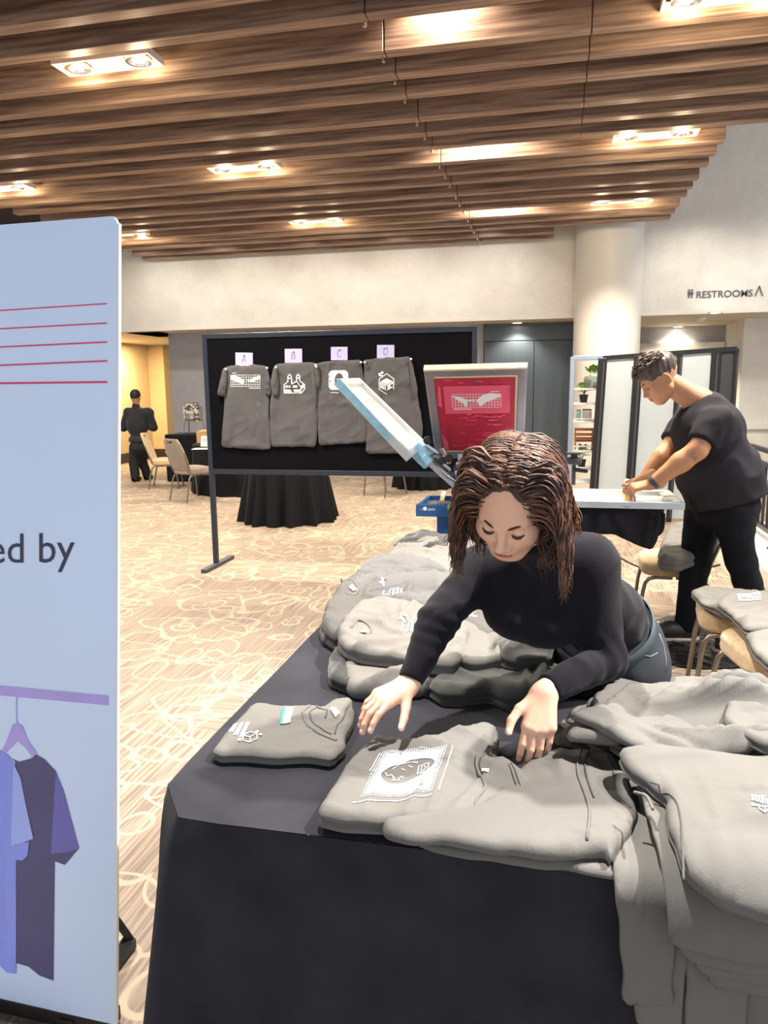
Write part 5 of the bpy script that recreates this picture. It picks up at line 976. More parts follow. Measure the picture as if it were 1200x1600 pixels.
def sp(px, py, off=0):
    d = FW + RT * ((px - 600) / F) + UP * ((800 - py) / F); o = Vector((0, 0, EYE)); t = (b0 - o).dot(Nn) / d.dot(Nn); return o + d * t + Nn * off
def uv(px, py): q = sp(px, py) - b0; return (q.dot(Un), q.dot(Vn))
rc = .018; pr = [(0, 0), (0, HL - rc)] + [(-rc + rc * math.cos(a), HL - rc + rc * math.sin(a)) for a in (PI / 8, PI / 4, 3 * PI / 8)] + [(-rc, HL), (-WD, HL), (-WD, 0)]
fr = lambda u, v, h: b0 + Un * u + Vn * v - Nn * h
obj('panel', MB().prism(pr, fr, .007), [m_board], sg); obj('edge', MB().prism([(0, 0), (.006, 0), (.006, HL - rc), (0, HL - rc)], lambda u, v, h: b0 + Un * u + Vn * v - Nn * (h - .001), .009), m_edge, sg)
def art(name, polys, mat, off=.0012, lines=()):
    s = Shape2()
    for p in polys: s.poly([uv(*q) for q in p], .2)
    for p, w in lines: s.line([uv(*q) for q in p], w, step=1)
    mb = MB(); mb.add([b0 + Un * u + Vn * v + Nn * off for u, v in s.v], s.f); return obj(name, mb, mat, sg)
for (yl, yr, w) in ((485.5, 474.5, .0032), (514, 505, .0034), (542.5, 534.5, .0038), (571, 564, .0042), (599, 597, .0052)):
    sl_ = (yr - yl) / 170; art('red_line', [], m_rline, .0012, [([(-600, yl - 600 * sl_), (167, yr)], w)])
w0 = max(v[0] for v in Shape2().text('ed by', 0, 0, 1.0, 0, 'LEFT').v); wx = w0 - max(v[0] for v in Shape2().text('by', 0, 0, 1.0, 0, 'LEFT').v); a0 = uv(-19, 880); a1 = uv(117, 878); k = (a1[0] - a0[0]) / w0
for wd_, dx in (('ed', 0), ('by', wx)):
    s = Shape2().text(wd_, dx, 0, 1.0, 0, 'LEFT'); mb = MB(); mb.add([b0 + Un * (a0[0] + u * k) + Vn * (a0[1] + (a1[1] - a0[1]) * u / w0 + v * k * .93) + Nn * .0012 for u, v in s.v], s.f); obj('lettering', mb, m_txt, sg)
art('drawn_rod', [[(-200, 1052), (170, 1087), (170, 1102), (-200, 1068)]], m_lil); art('drawn_hook', [], m_lil, .0014, [([(28, 1078), (27, 1088), (26, 1100), (27, 1130)], .0035)])
art('drawn_hanger', [[(20, 1132), (27, 1129), (36, 1134), (44, 1156), (58, 1176), (52, 1184), (40, 1168), (28, 1158), (16, 1170), (6, 1180), (2, 1174), (10, 1160)]], m_lil, .0016)
art('drawn_shirt', [[(10, 1178), (16, 1184), (30, 1190), (48, 1185), (56, 1178), (70, 1186), (88, 1205), (97, 1230), (102, 1260), (100, 1345), (86, 1344), (84, 1532), (62, 1524), (45, 1510), (24, 1504), (24, 1190)]], m_tdark)
art('drawn_sleeve', [[(88, 1206), (100, 1235), (112, 1280), (124, 1325), (104, 1332), (80, 1334), (84, 1270)]], m_tdark2, .0016); art('drawn_sleeve_lining', [[(124, 1325), (104, 1332), (80, 1334), (86, 1345), (102, 1351)]], m_tdark, .002)
art('drawn_shirt', [[(-60, 1150), (0, 1172), (14, 1180), (26, 1200), (33, 1225), (38, 1260), (40, 1330), (26, 1344), (26, 1521), (12, 1519), (-2, 1506), (-60, 1490)]], m_tblue, .0022)
art('drawn_sleeve', [[(22, 1192), (33, 1215), (42, 1260), (53, 1310), (36, 1316), (18, 1321), (20, 1260)]], m_tblue2, .0026); art('drawn_sleeve_lining', [[(18, 1321), (47, 1314), (44, 1336), (36, 1344), (26, 1342), (20, 1330)]], m_tblue, .003)
# black stand
obj('stand_foot', MB().bar(b0 + Vector((-.12, -.02, -.022)) + Nn * .09, b0 + Vector((-.7, .02, -.022)) + Nn * .09, .05, .04), m_black, sg, bev=.006); obj('base_bar', MB().bar(b0 + Vector((-.02, .03, -.02)), b0 + Vector((-WD + .02, .05, -.02)), .06, .045), m_black, sg, bev=.006)
obj('prop', MB().bar(b0 + Vector((-.14, .30, -.02)), b0 + Un * -.3 + Vn * .55 - Nn * .035, .03, .02), m_black, sg); obj('prop', MB().bar(b0 + Vector((-.7, .3, -.02)), b0 + Un * -.66 + Vn * .55 - Nn * .035, .03, .02), m_black, sg); obj('tie_bar', MB().bar(b0 + Vector((-.14, .3, -.03)), b0 + Vector((-.14, .0, -.03)), .04, .03), m_black, sg)
# ================================================================== PEOPLE
m_skin = M('skin', '#d9ab92', .5, nz=(9, .05), bump=(350, .12, .001)); m_skinm = M('skin_tanned', '#b98562', .5, nz=(14, .06), bump=(300, .12, .001)); m_lip = M('lips', '#a55a54', .42, nz=(80, .06)); m_nail = M('nail', '#e0b9aa', .25, nz=(40, .03)); m_brow = M('brow_hair', '#3a241c', .7, nz=(90, .2))
m_hair = M('brown_wavy_hair', '#372017', .5, nz=(30, .6), bump=(220, .4, .002)); m_hairm = M('short_brown_hair', '#4a3a32', .5, nz=(40, .6), bump=(150, .5, .003)); m_knit = M('black_ribbed_knit', '#16141a', .92, nz=(9, .12), bump=(240, .4, .003), sheen=.06, spec=.15, stretch=(3, 3, .35))
m_jean = M('grey_jeans', '#303338', .9, nz=(9, .4), bump=(500, .35, .002), spec=.2); m_belt = M('teal_waistband', '#39444a', .75, nz=(20, .12)); m_stitch = M('pale_stitching', '#6d7680', .8, nz=(40, .1)); m_tee = M('dark_tee', '#29272c', .95, nz=(7, .1), bump=(420, .25, .002), spec=.15, crease=(6, .22, .02)); m_pant = M('black_jeans', '#11131a', .9, nz=(9, .2), bump=(420, .25, .002), spec=.2, crease=(7, .22, .02)); m_shoe = M('dark_shoe', '#2c2826', .5, nz=(18, .15)); m_sole = M('pale_sole', '#b9a79c', .6, nz=(16, .06)); m_tat = M('tattoo_ink', '#a07a62', .6, nz=(45, .35)); m_strap = M('watch_strap', '#39434c', .4, nz=(16, .1))
m_wsh = M('navy_shirt', '#15171f', .85, nz=(8, .12), sheen=.1); m_wtr = M('black_trousers', '#0e0e11', .85, nz=(8, .12))
def basis(fwd, up):
    y = Vector(fwd).normalized(); z = Vector(up); z = (z - y * z.dot(y)).normalized(); x = y.cross(z); return Matrix((x, y, z)).transposed()
def head_sdf(male=False):
    s = SDF(); w = 1.0
    s.ell((0, -.018, .038), (.074, .094, .083), .02); s.ell((0, .012, -.028), (.063 if not male else .066, .074, .082), .035)
    s.ell((0, .052, -.088), (.026 if not male else .031, .027, .022), .03)
    for a in (-1, 1):
        s.cap((a * .052, .0, -.055), (a * .018, .052, -.09), .021, .018, .03); s.ell((a * .040, .052, -.030), (.024, .022, .024), .03)
        s.cap((a * .012, .079, .018), (a * .042, .062, .017), .010, .008, .018)
    for a in (-1, 1): s.cut((a * .031, .091, -.002), (.019, .016, .012), .014)
    for a in (-1, 1): s.ell((a * .031, .066, -.004), (.0145, .0145, .0125), .004)
    s.cap((0, .080, .012), (0, .1, -.030), .0065, .0095, .014); s.ell((0, .1015, -.034), (.0115, .0105, .009), .008)
    for a in (-1, 1): s.ell((a * .0125, .091, -.0375), (.0075, .0095, .0065), .006)
    s.ell((0, .076, -.055), (.026, .018, .020), .02)
    s.ell((0, .0885, -.0585), (.021, .0085, .0048), .006); s.ell((0, .0865, -.0685), (.018, .0085, .0055), .006); s.cut((0, .1, -.0632), (.024, .013, .0012), .003)
    for a in (-1, 1):
        s.ell((a * .079, -.012, -.012), (.009, .020, .032), .005, Matrix.Rotation(a * .35, 3, 'Z') @ Matrix.Rotation(-.15, 3, 'X')); s.cut((a * .089, -.008, -.008), (.007, .011, .018), .005)
    return s
class Joined:
    """several implicit pieces kept in one mesh"""
    def __init__(s): s.mb = MB()
    def add(s, mb, mi=0): s.mb.cur = mi; s.mb.add(mb.v, mb.f); return s
def colour_faces(mb, fn):
    return [fn((mb.v[f[0]] + mb.v[f[2]]) / 2) for f in mb.f]
FING = [(.0285, .086, (.040, .024, .019), .0088), (.0095, .091, (.044, .028, .020), .0090), (-.0095, .087, (.041, .026, .019), .0086), (-.0275, .078, (.032, .019, .017), .0076)]
def hand(s, wr, d, t, right, curls, k=1.0, thumb=(.7, .6, .25), tcurl=.3, nails=None, spread=.05):
    d = Vector(d).normalized(); t = Vector(t); t = (t - d * t.dot(d)).normalized(); n = t.cross(d) if right else -t.cross(d); wr = Vector(wr); r0 = .0165 * k
    for (ot, od, seg, r) in FING: s.cap(wr + t * ot * .55 * k + d * .012 * k, wr + t * ot * k + d * od * k, .0155 * k, .0115 * k, .016 * k)
    for i, (ot, od, seg, r) in enumerate(FING):
        p = wr + t * ot * k + d * od * k; dd = (d + t * (ot * spread * 40)).normalized(); c = curls[i]
        for j, L in enumerate(seg):
            a = c[j]; ax = dd.cross(n).normalized(); rot = Matrix.Rotation(a, 3, ax); dd = rot @ dd; nn = rot @ n if j == 0 else rot @ nn
            q = p + dd * L * k; s.cap(p, q, (r - .0007 * j) * k, (r - .0007 * (j + 1)) * k, .003 * k if j else .007 * k); p = q
        if nails is not None: nails.append((p - dd * .003 * k - nn * (r - .0022) * k * .82, dd, nn, (r - .002) * k))
    p = wr + d * .022 * k + t * .018 * k + n * .004 * k; dd = (t * thumb[0] + d * thumb[1] + n * thumb[2]).normalized(); nn = (n - dd * n.dot(dd)).normalized(); ax = dd.cross(d).normalized() if abs(dd.dot(d)) < .99 else n
    for j, (L, ra, rb) in enumerate(((.044, .0155, .0115), (.033, .0112, .0098), (.027, .0098, .0082))):
        q = p + dd * L * k; s.cap(p, q, ra * k, rb * k, .012 * k if j == 0 else .004 * k); p = q; dd = Matrix.Rotation(tcurl, 3, ax) @ dd
    if nails is not None: nails.append((p - nn * .0075 * k * .8, dd, nn, .0085 * k))
    return s
def nail_mb(mb, c, d, n, r):
    x = d.cross(n).normalized(); vs = []; o = len(mb.v)
    for i in range(5):
        for j in range(12): a = 2 * PI * j / 12; ph = i / 5 * PI / 2; vs.append(c + d * math.cos(a) * math.cos(ph) * r * 1.05 + x * math.sin(a) * math.cos(ph) * r * .8 - n * math.sin(ph) * r * .3)
    vs.append(c - n * r * .3); mb.add(vs, [(i * 12 + j, i * 12 + (j + 1) % 12, (i + 1) * 12 + (j + 1) % 12, (i + 1) * 12 + j) for i in range(4) for j in range(12)] + [(48 + j, 48 + (j + 1) % 12, 60) for j in range(12)])
def bounds(pts, m): a = np.array([tuple(p) for p in pts]); return a.min(0) - m, a.max(0) + m
def folds(f, amp, seed): 
    r = np.random.RandomState(seed); K = [(r.normal(size=3) * f, r.rand() * 6, r.rand() * .6 + .4) for _ in range(7)]
    def g(p):
        w = np.zeros(len(p)); q = p * 1.0
        for (k_, ph, a) in K: w += a * np.sin(q @ k_ + ph + 1.3 * np.sin(q @ (k_[[1, 2, 0]] * .45) + ph))
        return (amp * (np.abs(w) - 1.0) * .6).astype(np.float32)
    return g
# ------------------------------------------------------------------ the woman
hc = P(800, 787, Y=1.62); nb = P(853, 868, Y=1.84); Ls = P(922, 876, Y=1.84); Rs = P(752, 888, Y=1.92); Le = P(946, 1030, Y=1.81); Lw = P(850, 1080, Y=1.655); Re = P(684, 970, Y=1.80); Rw = P(638, 1071, Y=1.685)
ch = P(845, 925, Y=1.93); wa = P(935, 955, Y=2.10); pe = P(950, 1010, Y=2.2)
HS = 1.0; HR = basis((-.20, -.75, -.62), (-.02, -.63, .77)); HX = Matrix.Translation(hc) @ HR.to_4x4() @ Matrix.Scale(HS, 4)
woman = thing('person', 'woman in a black ribbed top and grey jeans leaning over the table sorting shirts', 'person', (.22, 2.3, 0))
hs = head_sdf(); hm = sdf_mb(hs, (-.1, -.125, -.14), (.1, .125, .135), .0022, 1)
def lipf(p): return 1 if (abs(p.x) < .0215 and p.y > .079 and -.0755 + abs(p.x) * .25 < p.z < -.0545 - abs(p.x) * .18) else 0
lip_ids = colour_faces(hm, lipf)
J = Joined(); J.mb.add([HX @ v for v in hm.v], hm.f); J.mb.mi = list(lip_ids)
jaw = HX @ Vector((0, -.02, -.06)); s = SDF(); s.cap(jaw, nb, .05, .055); s.cap(nb, nb + (ch - nb) * .3, .05, .06, .03); J.add(sdf_mb(s, *bounds([jaw, nb], .12), .006))
nails = []; s = SDF(); dR = P(588, 1096, Y=1.605) - Rw; s.cap(Re.lerp(Rw, .6), Rw, .034, .026); hand(s, Rw, dR, (.3, -.9, -.15), True, [(.25, .45, .3), (.35, .5, .35), (.4, .55, .35), (.45, .55, .35)], .98, (.75, .75, .35), .1, nails, .10); J.add(sdf_mb(s, *bounds([Rw, Rw + dR.normalized() * .2], .11), .0021, 1))
s = SDF(); dL = P(842, 1140, Y=1.60) - Lw; s.cap(Le.lerp(Lw, .6), Lw, .034, .026); hand(s, Lw, dL, (-1, -.1, .1), False, [(.3, .45, .3), (.4, .5, .3), (.45, .5, .3), (.5, .5, .35)], 1.0, (.62, .62, -.15), .35, nails, .03); J.add(sdf_mb(s, *bounds([Lw, Lw + dL.normalized() * .2], .11), .0021, 1))
def arm_t(s, e, r_, S, E, W, g=0): s.cap(S, E, .052 + g, .043 + g, .03); s.cap(E, W, .042 + g, .027 + g, .02); return s
def torso(g=0, k=.05):
    s = SDF(); s.ell(pe, (.155 + g, .125 + g, .13 + g), .05, basis((-.5, -.86, 0), (0, 0, 1))); s.ell(wa, (.128 + g, .125 + g, .105 + g), k, basis(wa - ch, (0, 0, 1)))
    tr = basis(nb - pe, Vector((-.2, -.3, 1))); s.ell(ch, (.150 + g, .155 + g, .100 + g), k, tr); s.cap(Ls, nb, .052 + g, .056 + g, .05); s.cap(Rs, nb, .052 + g, .056 + g, .05)
    for sd in (-1, 1): s.ell(ch + Vector((-.02, -.07, -.055)) + Vector((.80, -.48, 0)) * sd * .06, (.065 + g, .066 + g, .055 + g), .07)
    return s
s = torso(-.008); arm_t(s, 0, 0, Ls, Le, Le.lerp(Lw, .9), -.007); arm_t(s, 0, 0, Rs, Re, Re.lerp(Rw, .9), -.007); hl = pe + Vector((.07, -.04, -.05)); hr_ = pe + Vector((-.06, .05, -.05))
legs = [(pe + Vector((.075, -.055, -.06)), Vector((.27, 2.2, .47)), Vector((.30, 2.32, .07))), (pe + Vector((-.065, .06, -.06)), Vector((.12, 2.32, .47)), Vector((.13, 2.45, .07)))]
for a, b, c in legs: s.cap(a, b, .078, .05, .04); s.cap(b, c, .05, .034, .02); s.cap(c + Vector((0, 0, -.03)), c + Vector((-.05, -.14, -.035)), .03, .026, .02)
J.add(sdf_mb(s, *bounds([pe, Ls, Rs, Re, Rw, Lw, nb, (.1, 2.2, .02), (.45, 2.5, .02)], .16), .0095))
nm_ = MB(); [nail_mb(nm_, *q) for q in nails]; J.add(nm_, 2)
obj('body', J.mb, [m_skin, m_lip, m_nail], woman, smooth=True)
# black top: collar, sleeves, folds at elbow and waist
s = torso(.002, .055); arm_t(s, 0, 0, Ls, Le, Lw, .006); arm_t(s, 0, 0, Rs, Re, Rw, .006); s.cap(nb, nb.lerp(jaw, .55), .062, .058, .02)
mid = (Ls + Rs) / 2; s.cap(mid.lerp(Ls, .9) + Vector((0, .02, -.03)), ch.lerp(wa, .6) + Vector((.05, -.03, .03)), .07, .075, .06)
g1 = folds(26, .0032, 4); s.fn('d', 0, g1)
for E_, A_, B_ in ((Le, Ls, Lw), (Re, Rs, Rw)):                     # creases ringing the elbows and wrists
    ax = np.array(tuple((B_ - E_).normalized()), np.float32); c_ = A3(E_)
    def ringf(p, ax=ax, c_=c_):
        q = (p - c_) @ ax; dd_ = np.linalg.norm(p - c_, axis=1); return (.0032 * np.sin(q * 150 + 2 * np.sin(p[:, 2] * 40)) * np.exp(-(dd_ / .09) ** 2)).astype(np.float32)
    s.fn('d', 0, ringf)
bn = np.array(tuple((wa - pe).normalized()), np.float32); bp_ = A3(pe.lerp(wa, .50)); s.fn('i', .006, lambda p: -((p - bp_) @ bn))
wl = np.array(tuple((Lw - Le).normalized()), np.float32); lw_ = A3(Lw + (Le - Lw).normalized() * .012); s.fn('i', .003, lambda p: np.where(np.linalg.norm(p - A3(Lw), axis=1) < .1, (p - lw_) @ wl, -1).astype(np.float32))
wr_ = np.array(tuple((Rw - Re).normalized()), np.float32); rw_ = A3(Rw + (Re - Rw).normalized() * .012); s.fn('i', .003, lambda p: np.where(np.linalg.norm(p - A3(Rw), axis=1) < .1, (p - rw_) @ wr_, -1).astype(np.float32))
obj('black_top', sdf_mb(s, *bounds([pe, Ls, Rs, Re, Rw, Lw, Le, nb, jaw], .17), .0062, 1), m_knit, woman, smooth=True)
# jeans
s = SDF(); s.ell(pe, (.165, .135, .14), .05, basis((-.5, -.86, 0), (0, 0, 1))); s.cap(pe, wa, .128, .128, .05)
for a, b, c in legs: s.cap(a, b, .09, .062, .05); s.cap(b, c, .062, .052, .02)
s.fn('d', 0, folds(24, .003, 9)); tp = A3(pe.lerp(wa, .62)); s.fn('i', .005, lambda p: (p - tp) @ bn); s.fn('i', .003, lambda p: .07 - p[:, 2])
jm = sdf_mb(s, *bounds([pe, wa, (.1, 2.2, .05), (.40, 2.55, .05)], .17), .0075, 1); obj('jeans', jm, m_jean, woman, smooth=True); jbv = BVHTree.FromPolygons([tuple(v) for v in jm.v], jm.f)
def onj(a, b):
    o = Vector((0, 0, EYE)); d = (P(a, b, Y=2) - o).normalized(); h = jbv.ray_cast(o, d, 5); return (h[0] if h[0] is not None else P(a, b, Y=2.1)) - d * .002
bz = Vector(bn.tolist()); bx = bz.orthogonal().normalized(); by_ = bz.cross(bx); bc = pe.lerp(wa, .56); wbm = MB(); n = 48; prof = [(0, .139), (.004, .143), (.036, .141), (.04, .136)]
wbm.add([bc + bz * (h - .02) + (bx * math.cos(2 * PI * k / n) + by_ * math.sin(2 * PI * k / n)) * (r + .002) for h, r in prof for k in range(n)], [(i * n + k, i * n + (k + 1) % n, (i + 1) * n + (k + 1) % n, (i + 1) * n + k) for i in range(3) for k in range(n)]); obj('waistband', wbm, m_belt, woman, smooth=True)
jb = [[(1030, 990), (1037, 1008), (1041, 1030), (1041, 1050)], [(1006, 1024), (1016, 1026), (1028, 1020)]]
for pl in jb: obj('pocket_stitching', MB().tube([onj(a, b) for a, b in pl], .0016, 6), m_stitch, woman, smooth=True)
for a, b, c in legs: obj('shoe', sdf_mb(SDF().cap(c + Vector((0, .01, -.03)), c + Vector((-.07, -.17, -.035)), .042, .036).fn('i', .004, lambda p: .002 - p[:, 2]), *bounds([c, c + Vector((-.08, -.18, -.05))], .06), .007), m_shoe, woman, smooth=True)
# brows, lashes
for a in (-1, 1):
    q = MB(); q.tube([HX @ Vector((a * x, y, z)) for x, y, z in ((.011, .0885, .0175), (.022, .0875, .0215), (.034, .0795, .0225), (.046, .067, .0185))], [.0022 * HS, .003 * HS, .0026 * HS, .001 * HS], 8); obj('eyebrow', q, m_brow, woman, smooth=True)
    q = MB(); q.tube([HX @ Vector((a * x, y, z)) for x, y, z in ((.0185, .0775, -.0085), (.024, .0812, -.0115), (.031, .0825, -.0125), (.038, .080, -.0115), (.0455, .0735, -.0075))], [.0012, .0026, .0031, .003, .0014], 8); obj('eyelashes', q, m_brow, woman, smooth=True)
# hair: cap plus wavy locks
def hair_cap(p):
    d = sd_ell(p, (0, -.022, .042), (.084, .104, .087)); f = sd_ell(p, (0, .10, -.002), (.077, .084, .111)); low = sd_ell(p, (0, .0, -.12), (.060, .13, .09))
    part = .002 * np.exp(-(p[:, 0] / .004) ** 2) * (p[:, 2] > .05); wv = .0022 * np.sin(p[:, 1] * 150 + np.abs(p[:, 0]) * 60) + .0016 * np.sin(p[:, 0] * 170 + p[:, 1] * 70)
    return (smax(smax(d, -f, .01), -low, .02) + part + wv).astype(np.float32)
hmb = sdf_mb(lambda p: hair_cap(p), (-.1, -.14, -.12), (.1, .12, .15), .003, 1, HX)
hk = [i for i, f in enumerate(hmb.f) if not (lambda c: c.y > .04 and c.z < .078)(HX.inverted() @ hmb.v[f[0]])]; hmb.f = [hmb.f[i] for i in hk]; hmb.mi = [0] * len(hmb.f)
rnd = random.Random(12); G = (HR.inverted() @ Vector((0, 0, -1))); hb = MB(); hb.add(hmb.v, hmb.f); hb.cur = 0
def lock(y0, sd, lift, Lg, r, rnd, thmax=1.75, back=0, front=0):
    pts = []; th0 = .005; ph = rnd.uniform(0, 6); fq = rnd.uniform(42, 66); am = rnd.uniform(.006, .0125); out = rnd.uniform(.0, .022)
    yn = (y0 + .022) / .106; k = math.sqrt(max(.05, 1 - yn * yn)); N1 = 11
    for i in range(N1 + 1):
        th = th0 + (thmax - th0) * i / N1; w = am * .55 * math.sin(ph + fq * th * .16); a = .086 * max(k, .55) + lift * .8; c = .088 * k + lift * .7
        pts.append(Vector((sd * a * math.sin(th), y0 - back * th * .03 - front * th * .012 + w, .044 + c * math.cos(th) + w * .5)))
    p = pts[-1].copy(); d = (pts[-1] - pts[-2]).normalized(); st = .009; n2 = int(Lg / st); side = Vector((sd, 0, 0))
    for i in range(n2):
        d = (d * .8 + G * .22 + side * (out * .8 if i < 8 else -.02) ).normalized(); p = p + d * st; w = am * min(1, i / 5)
        pts.append(p + Vector((w * math.sin(ph + i * st * fq * 1.9), w * math.cos(ph * 1.3 + i * st * fq * 1.9), .3 * w * math.sin(ph + i))))
    n = len(pts); hb.cur = 1 if rnd.random() < .42 else 0; rs = [r * HS * (1 if i < n * .75 else max(.12, 1 - (i / n - .75) / .26)) for i in range(n)]; hb.tube([HX @ q for q in pts], rs, 5)
for i in range(1150):
    sd = 1 if i % 2 else -1; y0 = rnd.uniform(-.105, .058); fr_ = max(0, (y0 + .01) / .065)
    Lg = rnd.uniform(.10, .185) if sd > 0 else rnd.uniform(.11, .19)
    lock(y0, sd, rnd.uniform(.0, .014), Lg, rnd.uniform(.0013, .0030), rnd, rnd.uniform(1.35, 1.95) - .1 * fr_, rnd.uniform(.2, 1.0) + .75 * fr_, 0)
for i in range(150):                                               # locks falling behind
    a = rnd.uniform(-1.2, 1.2); p0 = Vector((.086 * math.sin(a), -.1 * math.cos(a) * .9 - .02, rnd.uniform(.0, .09))); ph = rnd.uniform(0, 6); pts = [p0]; d = Vector((.2 * math.sin(a), -.6, -.5)).normalized()
    for j in range(20): d = (d * .78 + G * .2 + Vector((.05 * math.sin(a), -.06, 0))).normalized(); p0 = p0 + d * .008; pts.append(p0 + Vector((.005 * math.sin(ph + j * .7), .004 * math.cos(ph + j * .7), 0)))
    hb.tube([HX @ q for q in pts], [.0036 * (1 - .6 * (j / 20)) for j in range(21)], 5)
HXi = HX.inverted(); cand = [HXi @ v for v in hmb.v]; cand = [v for v in cand if v.y > .005 and v.z > -.03 and abs(v.x) > .012 and not (v.y > .04 and v.z < .078)]
for i in range(480):                                               # locks rooted along the hairline and temples
    p0 = rnd.choice(cand).copy(); sd = 1 if p0.x > 0 else -1; pts = [p0 * .985]; d = Vector((sd * .85, -.6, .05)).normalized(); ph = rnd.uniform(0, 6); fq = rnd.uniform(42, 66); am = rnd.uniform(.003, .009); lift = rnd.uniform(.001, .007)
    for j in range(rnd.randint(17, 26)):
        q = pts[-1]; nr = Vector((q.x / .086 ** 2, (q.y + .022) / .106 ** 2, (q.z - .042) / .087 ** 2)).normalized()
        g = min(1, max(0, (abs(q.x) - .05) / .03)); d = (d * .8 + G * .24 * g + nr * (.03 if j < 3 else 0)).normalized(); q = q + d * .0085
        e = ((q.x / .086) ** 2 + ((q.y + .022) / .106) ** 2 + ((q.z - .042) / .087) ** 2) ** .5; need = 1 + lift / .09
        if e < need: q = Vector((0, -.022, .044)) + (q - Vector((0, -.022, .044))) * (need / e)
        pts.append(q)
    pts = [q + Vector((am * math.sin(ph + k * .016 * fq), am * math.cos(ph + k * .016 * fq), 0)) * min(1, k / 6) for k, q in enumerate(pts)]; n = len(pts)
    for _ in range(3): pts = [pts[0]] + [(pts[k - 1] + pts[k] * 2 + pts[k + 1]) / 4 for k in range(1, n - 1)] + [pts[-1]]
    if max(abs(q.x) for q in pts) > .16 or max((pts[k + 1] - pts[k]).angle(pts[k] - pts[k - 1]) for k in range(1, n - 1)) > 1.0: continue
    hb.cur = 1 if rnd.random() < .42 else 0; r = rnd.uniform(.0014, .0028); hb.tube([HX @ q for q in pts], [r * (.25 + .25 * k if k < 3 else 1 if k < n * .7 else max(.12, 1 - (k / n - .7) / .31)) for k in range(n)], 5)
m_hair2 = M('brown_hair_highlight', '#69422d', .5, nz=(30, .4), bump=(220, .4, .002)); obj('hair', hb, [m_hair, m_hair2], woman, smooth=True)
# ------------------------------------------------------------------ the man printing
MY = 4.75; K = 1.16
mh = P(1030, 592, Y=4.74); mn = P(1093, 628, Y=4.78); mLs = P(1118, 655, Y=4.56); mRs = P(1075, 655, Y=5.0); mLe = P(1090, 703, Y=4.47); mRe = P(1046, 700, Y=4.9); mLw = P(1017, 757, Y=4.5); mRw = P(1006, 748, Y=4.70)
mc = P(1100, 672, Y=4.78); mb_ = P(1122, 738, Y=4.78); mp = P(1134, 788, Y=4.78)
man = thing('person', 'man in a dark tee shirt and black jeans pushing a squeegee over a flat screen', 'person', (mp.x, MY, 0))
MR = basis((-.80, -.12, -.56), (-.52, 0, .82)); MX = Matrix.Translation(mh) @ MR.to_4x4() @ Matrix.Scale(1.17, 4)
J = Joined(); hm2 = sdf_mb(head_sdf(True), (-.1, -.125, -.14), (.1, .125, .135), .0032, 1, MX); J.add(hm2); J.mb.mi = colour_faces(MB().add([MX.inverted() @ v for v in hm2.v], hm2.f), lipf)
mj = MX @ Vector((0, -.03, -.05)); s = SDF(); s.cap(mj, mn, .066, .078); s.cap(mn, mc, .075, .1, .04)
for S_, E_, W_ in ((mLs, mLe, mLw), (mRs, mRe, mRw)): s.cap(S_, E_, .066, .056, .03); s.cap(E_, E_.lerp(W_, .35), .056, .058, .02); s.cap(E_.lerp(W_, .35), W_, .058, .034, .02)
s.ell(mb_, (.16, .18, .16), .06); s.ell(mc, (.15, .2, .14), .06); s.ell(mp, (.15, .17, .14), .05)
fe = [(mp + Vector((-.10, .1, -.03)), P(1086, 885, Y=4.9), P(1072, 975, Y=4.9)), (mp + Vector((.02, -.1, -.03)), P(1158, 880, Y=4.68), P(1192, 980, Y=4.75))]
for a, b, c in fe: s.cap(a, b, .09, .062, .03); s.cap(b, c, .06, .042, .02)
J.add(sdf_mb(s, *bounds([mp, mLs, mRs, mLw, mRw, mj, (.6, 4.6, .05), (1.4, 5, .05)], .2), .011))
nails = []; gy = P(984, 781, Z=SZ2).x
for W_, rt_, tx in ((mLw, False, (-.1, .9, .35)), (mRw, True, (-.1, -.9, .35))):
    s = SDF(); tgt = Vector((gy + .02, W_.y, SZ2 + .07)); s.cap(W_ + (W_ - tgt).normalized() * .05, W_, .038, .033); hand(s, W_, tgt - W_ + Vector((0, 0, .01)), tx, rt_, [(.9, 1.0, .5), (.9, 1.0, .5), (.95, 1.0, .5), (1.0, 1.0, .5)], 1.12, (.6, .8, .2), .3, nails); J.add(sdf_mb(s, *bounds([W_, tgt], .14), .0032))
nm_ = MB(); [nail_mb(nm_, *q) for q in nails]; J.add(nm_, 2); obj('body', J.mb, [m_skinm, m_lip, m_nail], man, smooth=True)
s = SDF(); s.ell(mc + Vector((.02, 0, -.01)), (.205, .245, .20), .06); s.ell(mb_ + Vector((.0, 0, .0)), (.232, .25, .23), .09); s.cap(mp + Vector((.01, 0, .03)), mb_, .225, .22, .06); s.cap(mn + Vector((.03, 0, -.035)), mc, .10, .15, .07)
sl_end = []
for S_, E_ in ((mLs, mLe), (mRs, mRe)): e = S_.lerp(E_, .80); s.cap(S_, e, .09, .081, .05); sl_end.append((e, (E_ - S_).normalized()))
s.fn('d', 0, folds(15, .008, 21))
for e, dr in sl_end: s.fn('i', .006, lambda p, e=e, dr=dr: np.where(np.linalg.norm(p - A3(e), axis=1) < .14, (p - A3(e)) @ A3(dr), -1).astype(np.float32))
hA, hB = P(1068, 800, Y=4.78), P(1194, 768, Y=4.78); hn = (hB - hA).normalized(); hn = Vector((hn.z, 0, -hn.x)); hn = hn if hn.z < 0 else -hn; s.fn('i', .006, lambda p: (p - A3(hA)) @ A3(hn)); s.fn('c', .012, lambda p: sd_cap(p, mn + (mj - mn) * 1.2 + Vector((-.01, 0, .02)), mn + Vector((.0, 0, .0)), .09, .085))
obj('tee_shirt', sdf_mb(s, *bounds([mp, mLs, mRs, mn, mLe, mRe], .3), .0095, 1), m_tee, man, smooth=True)
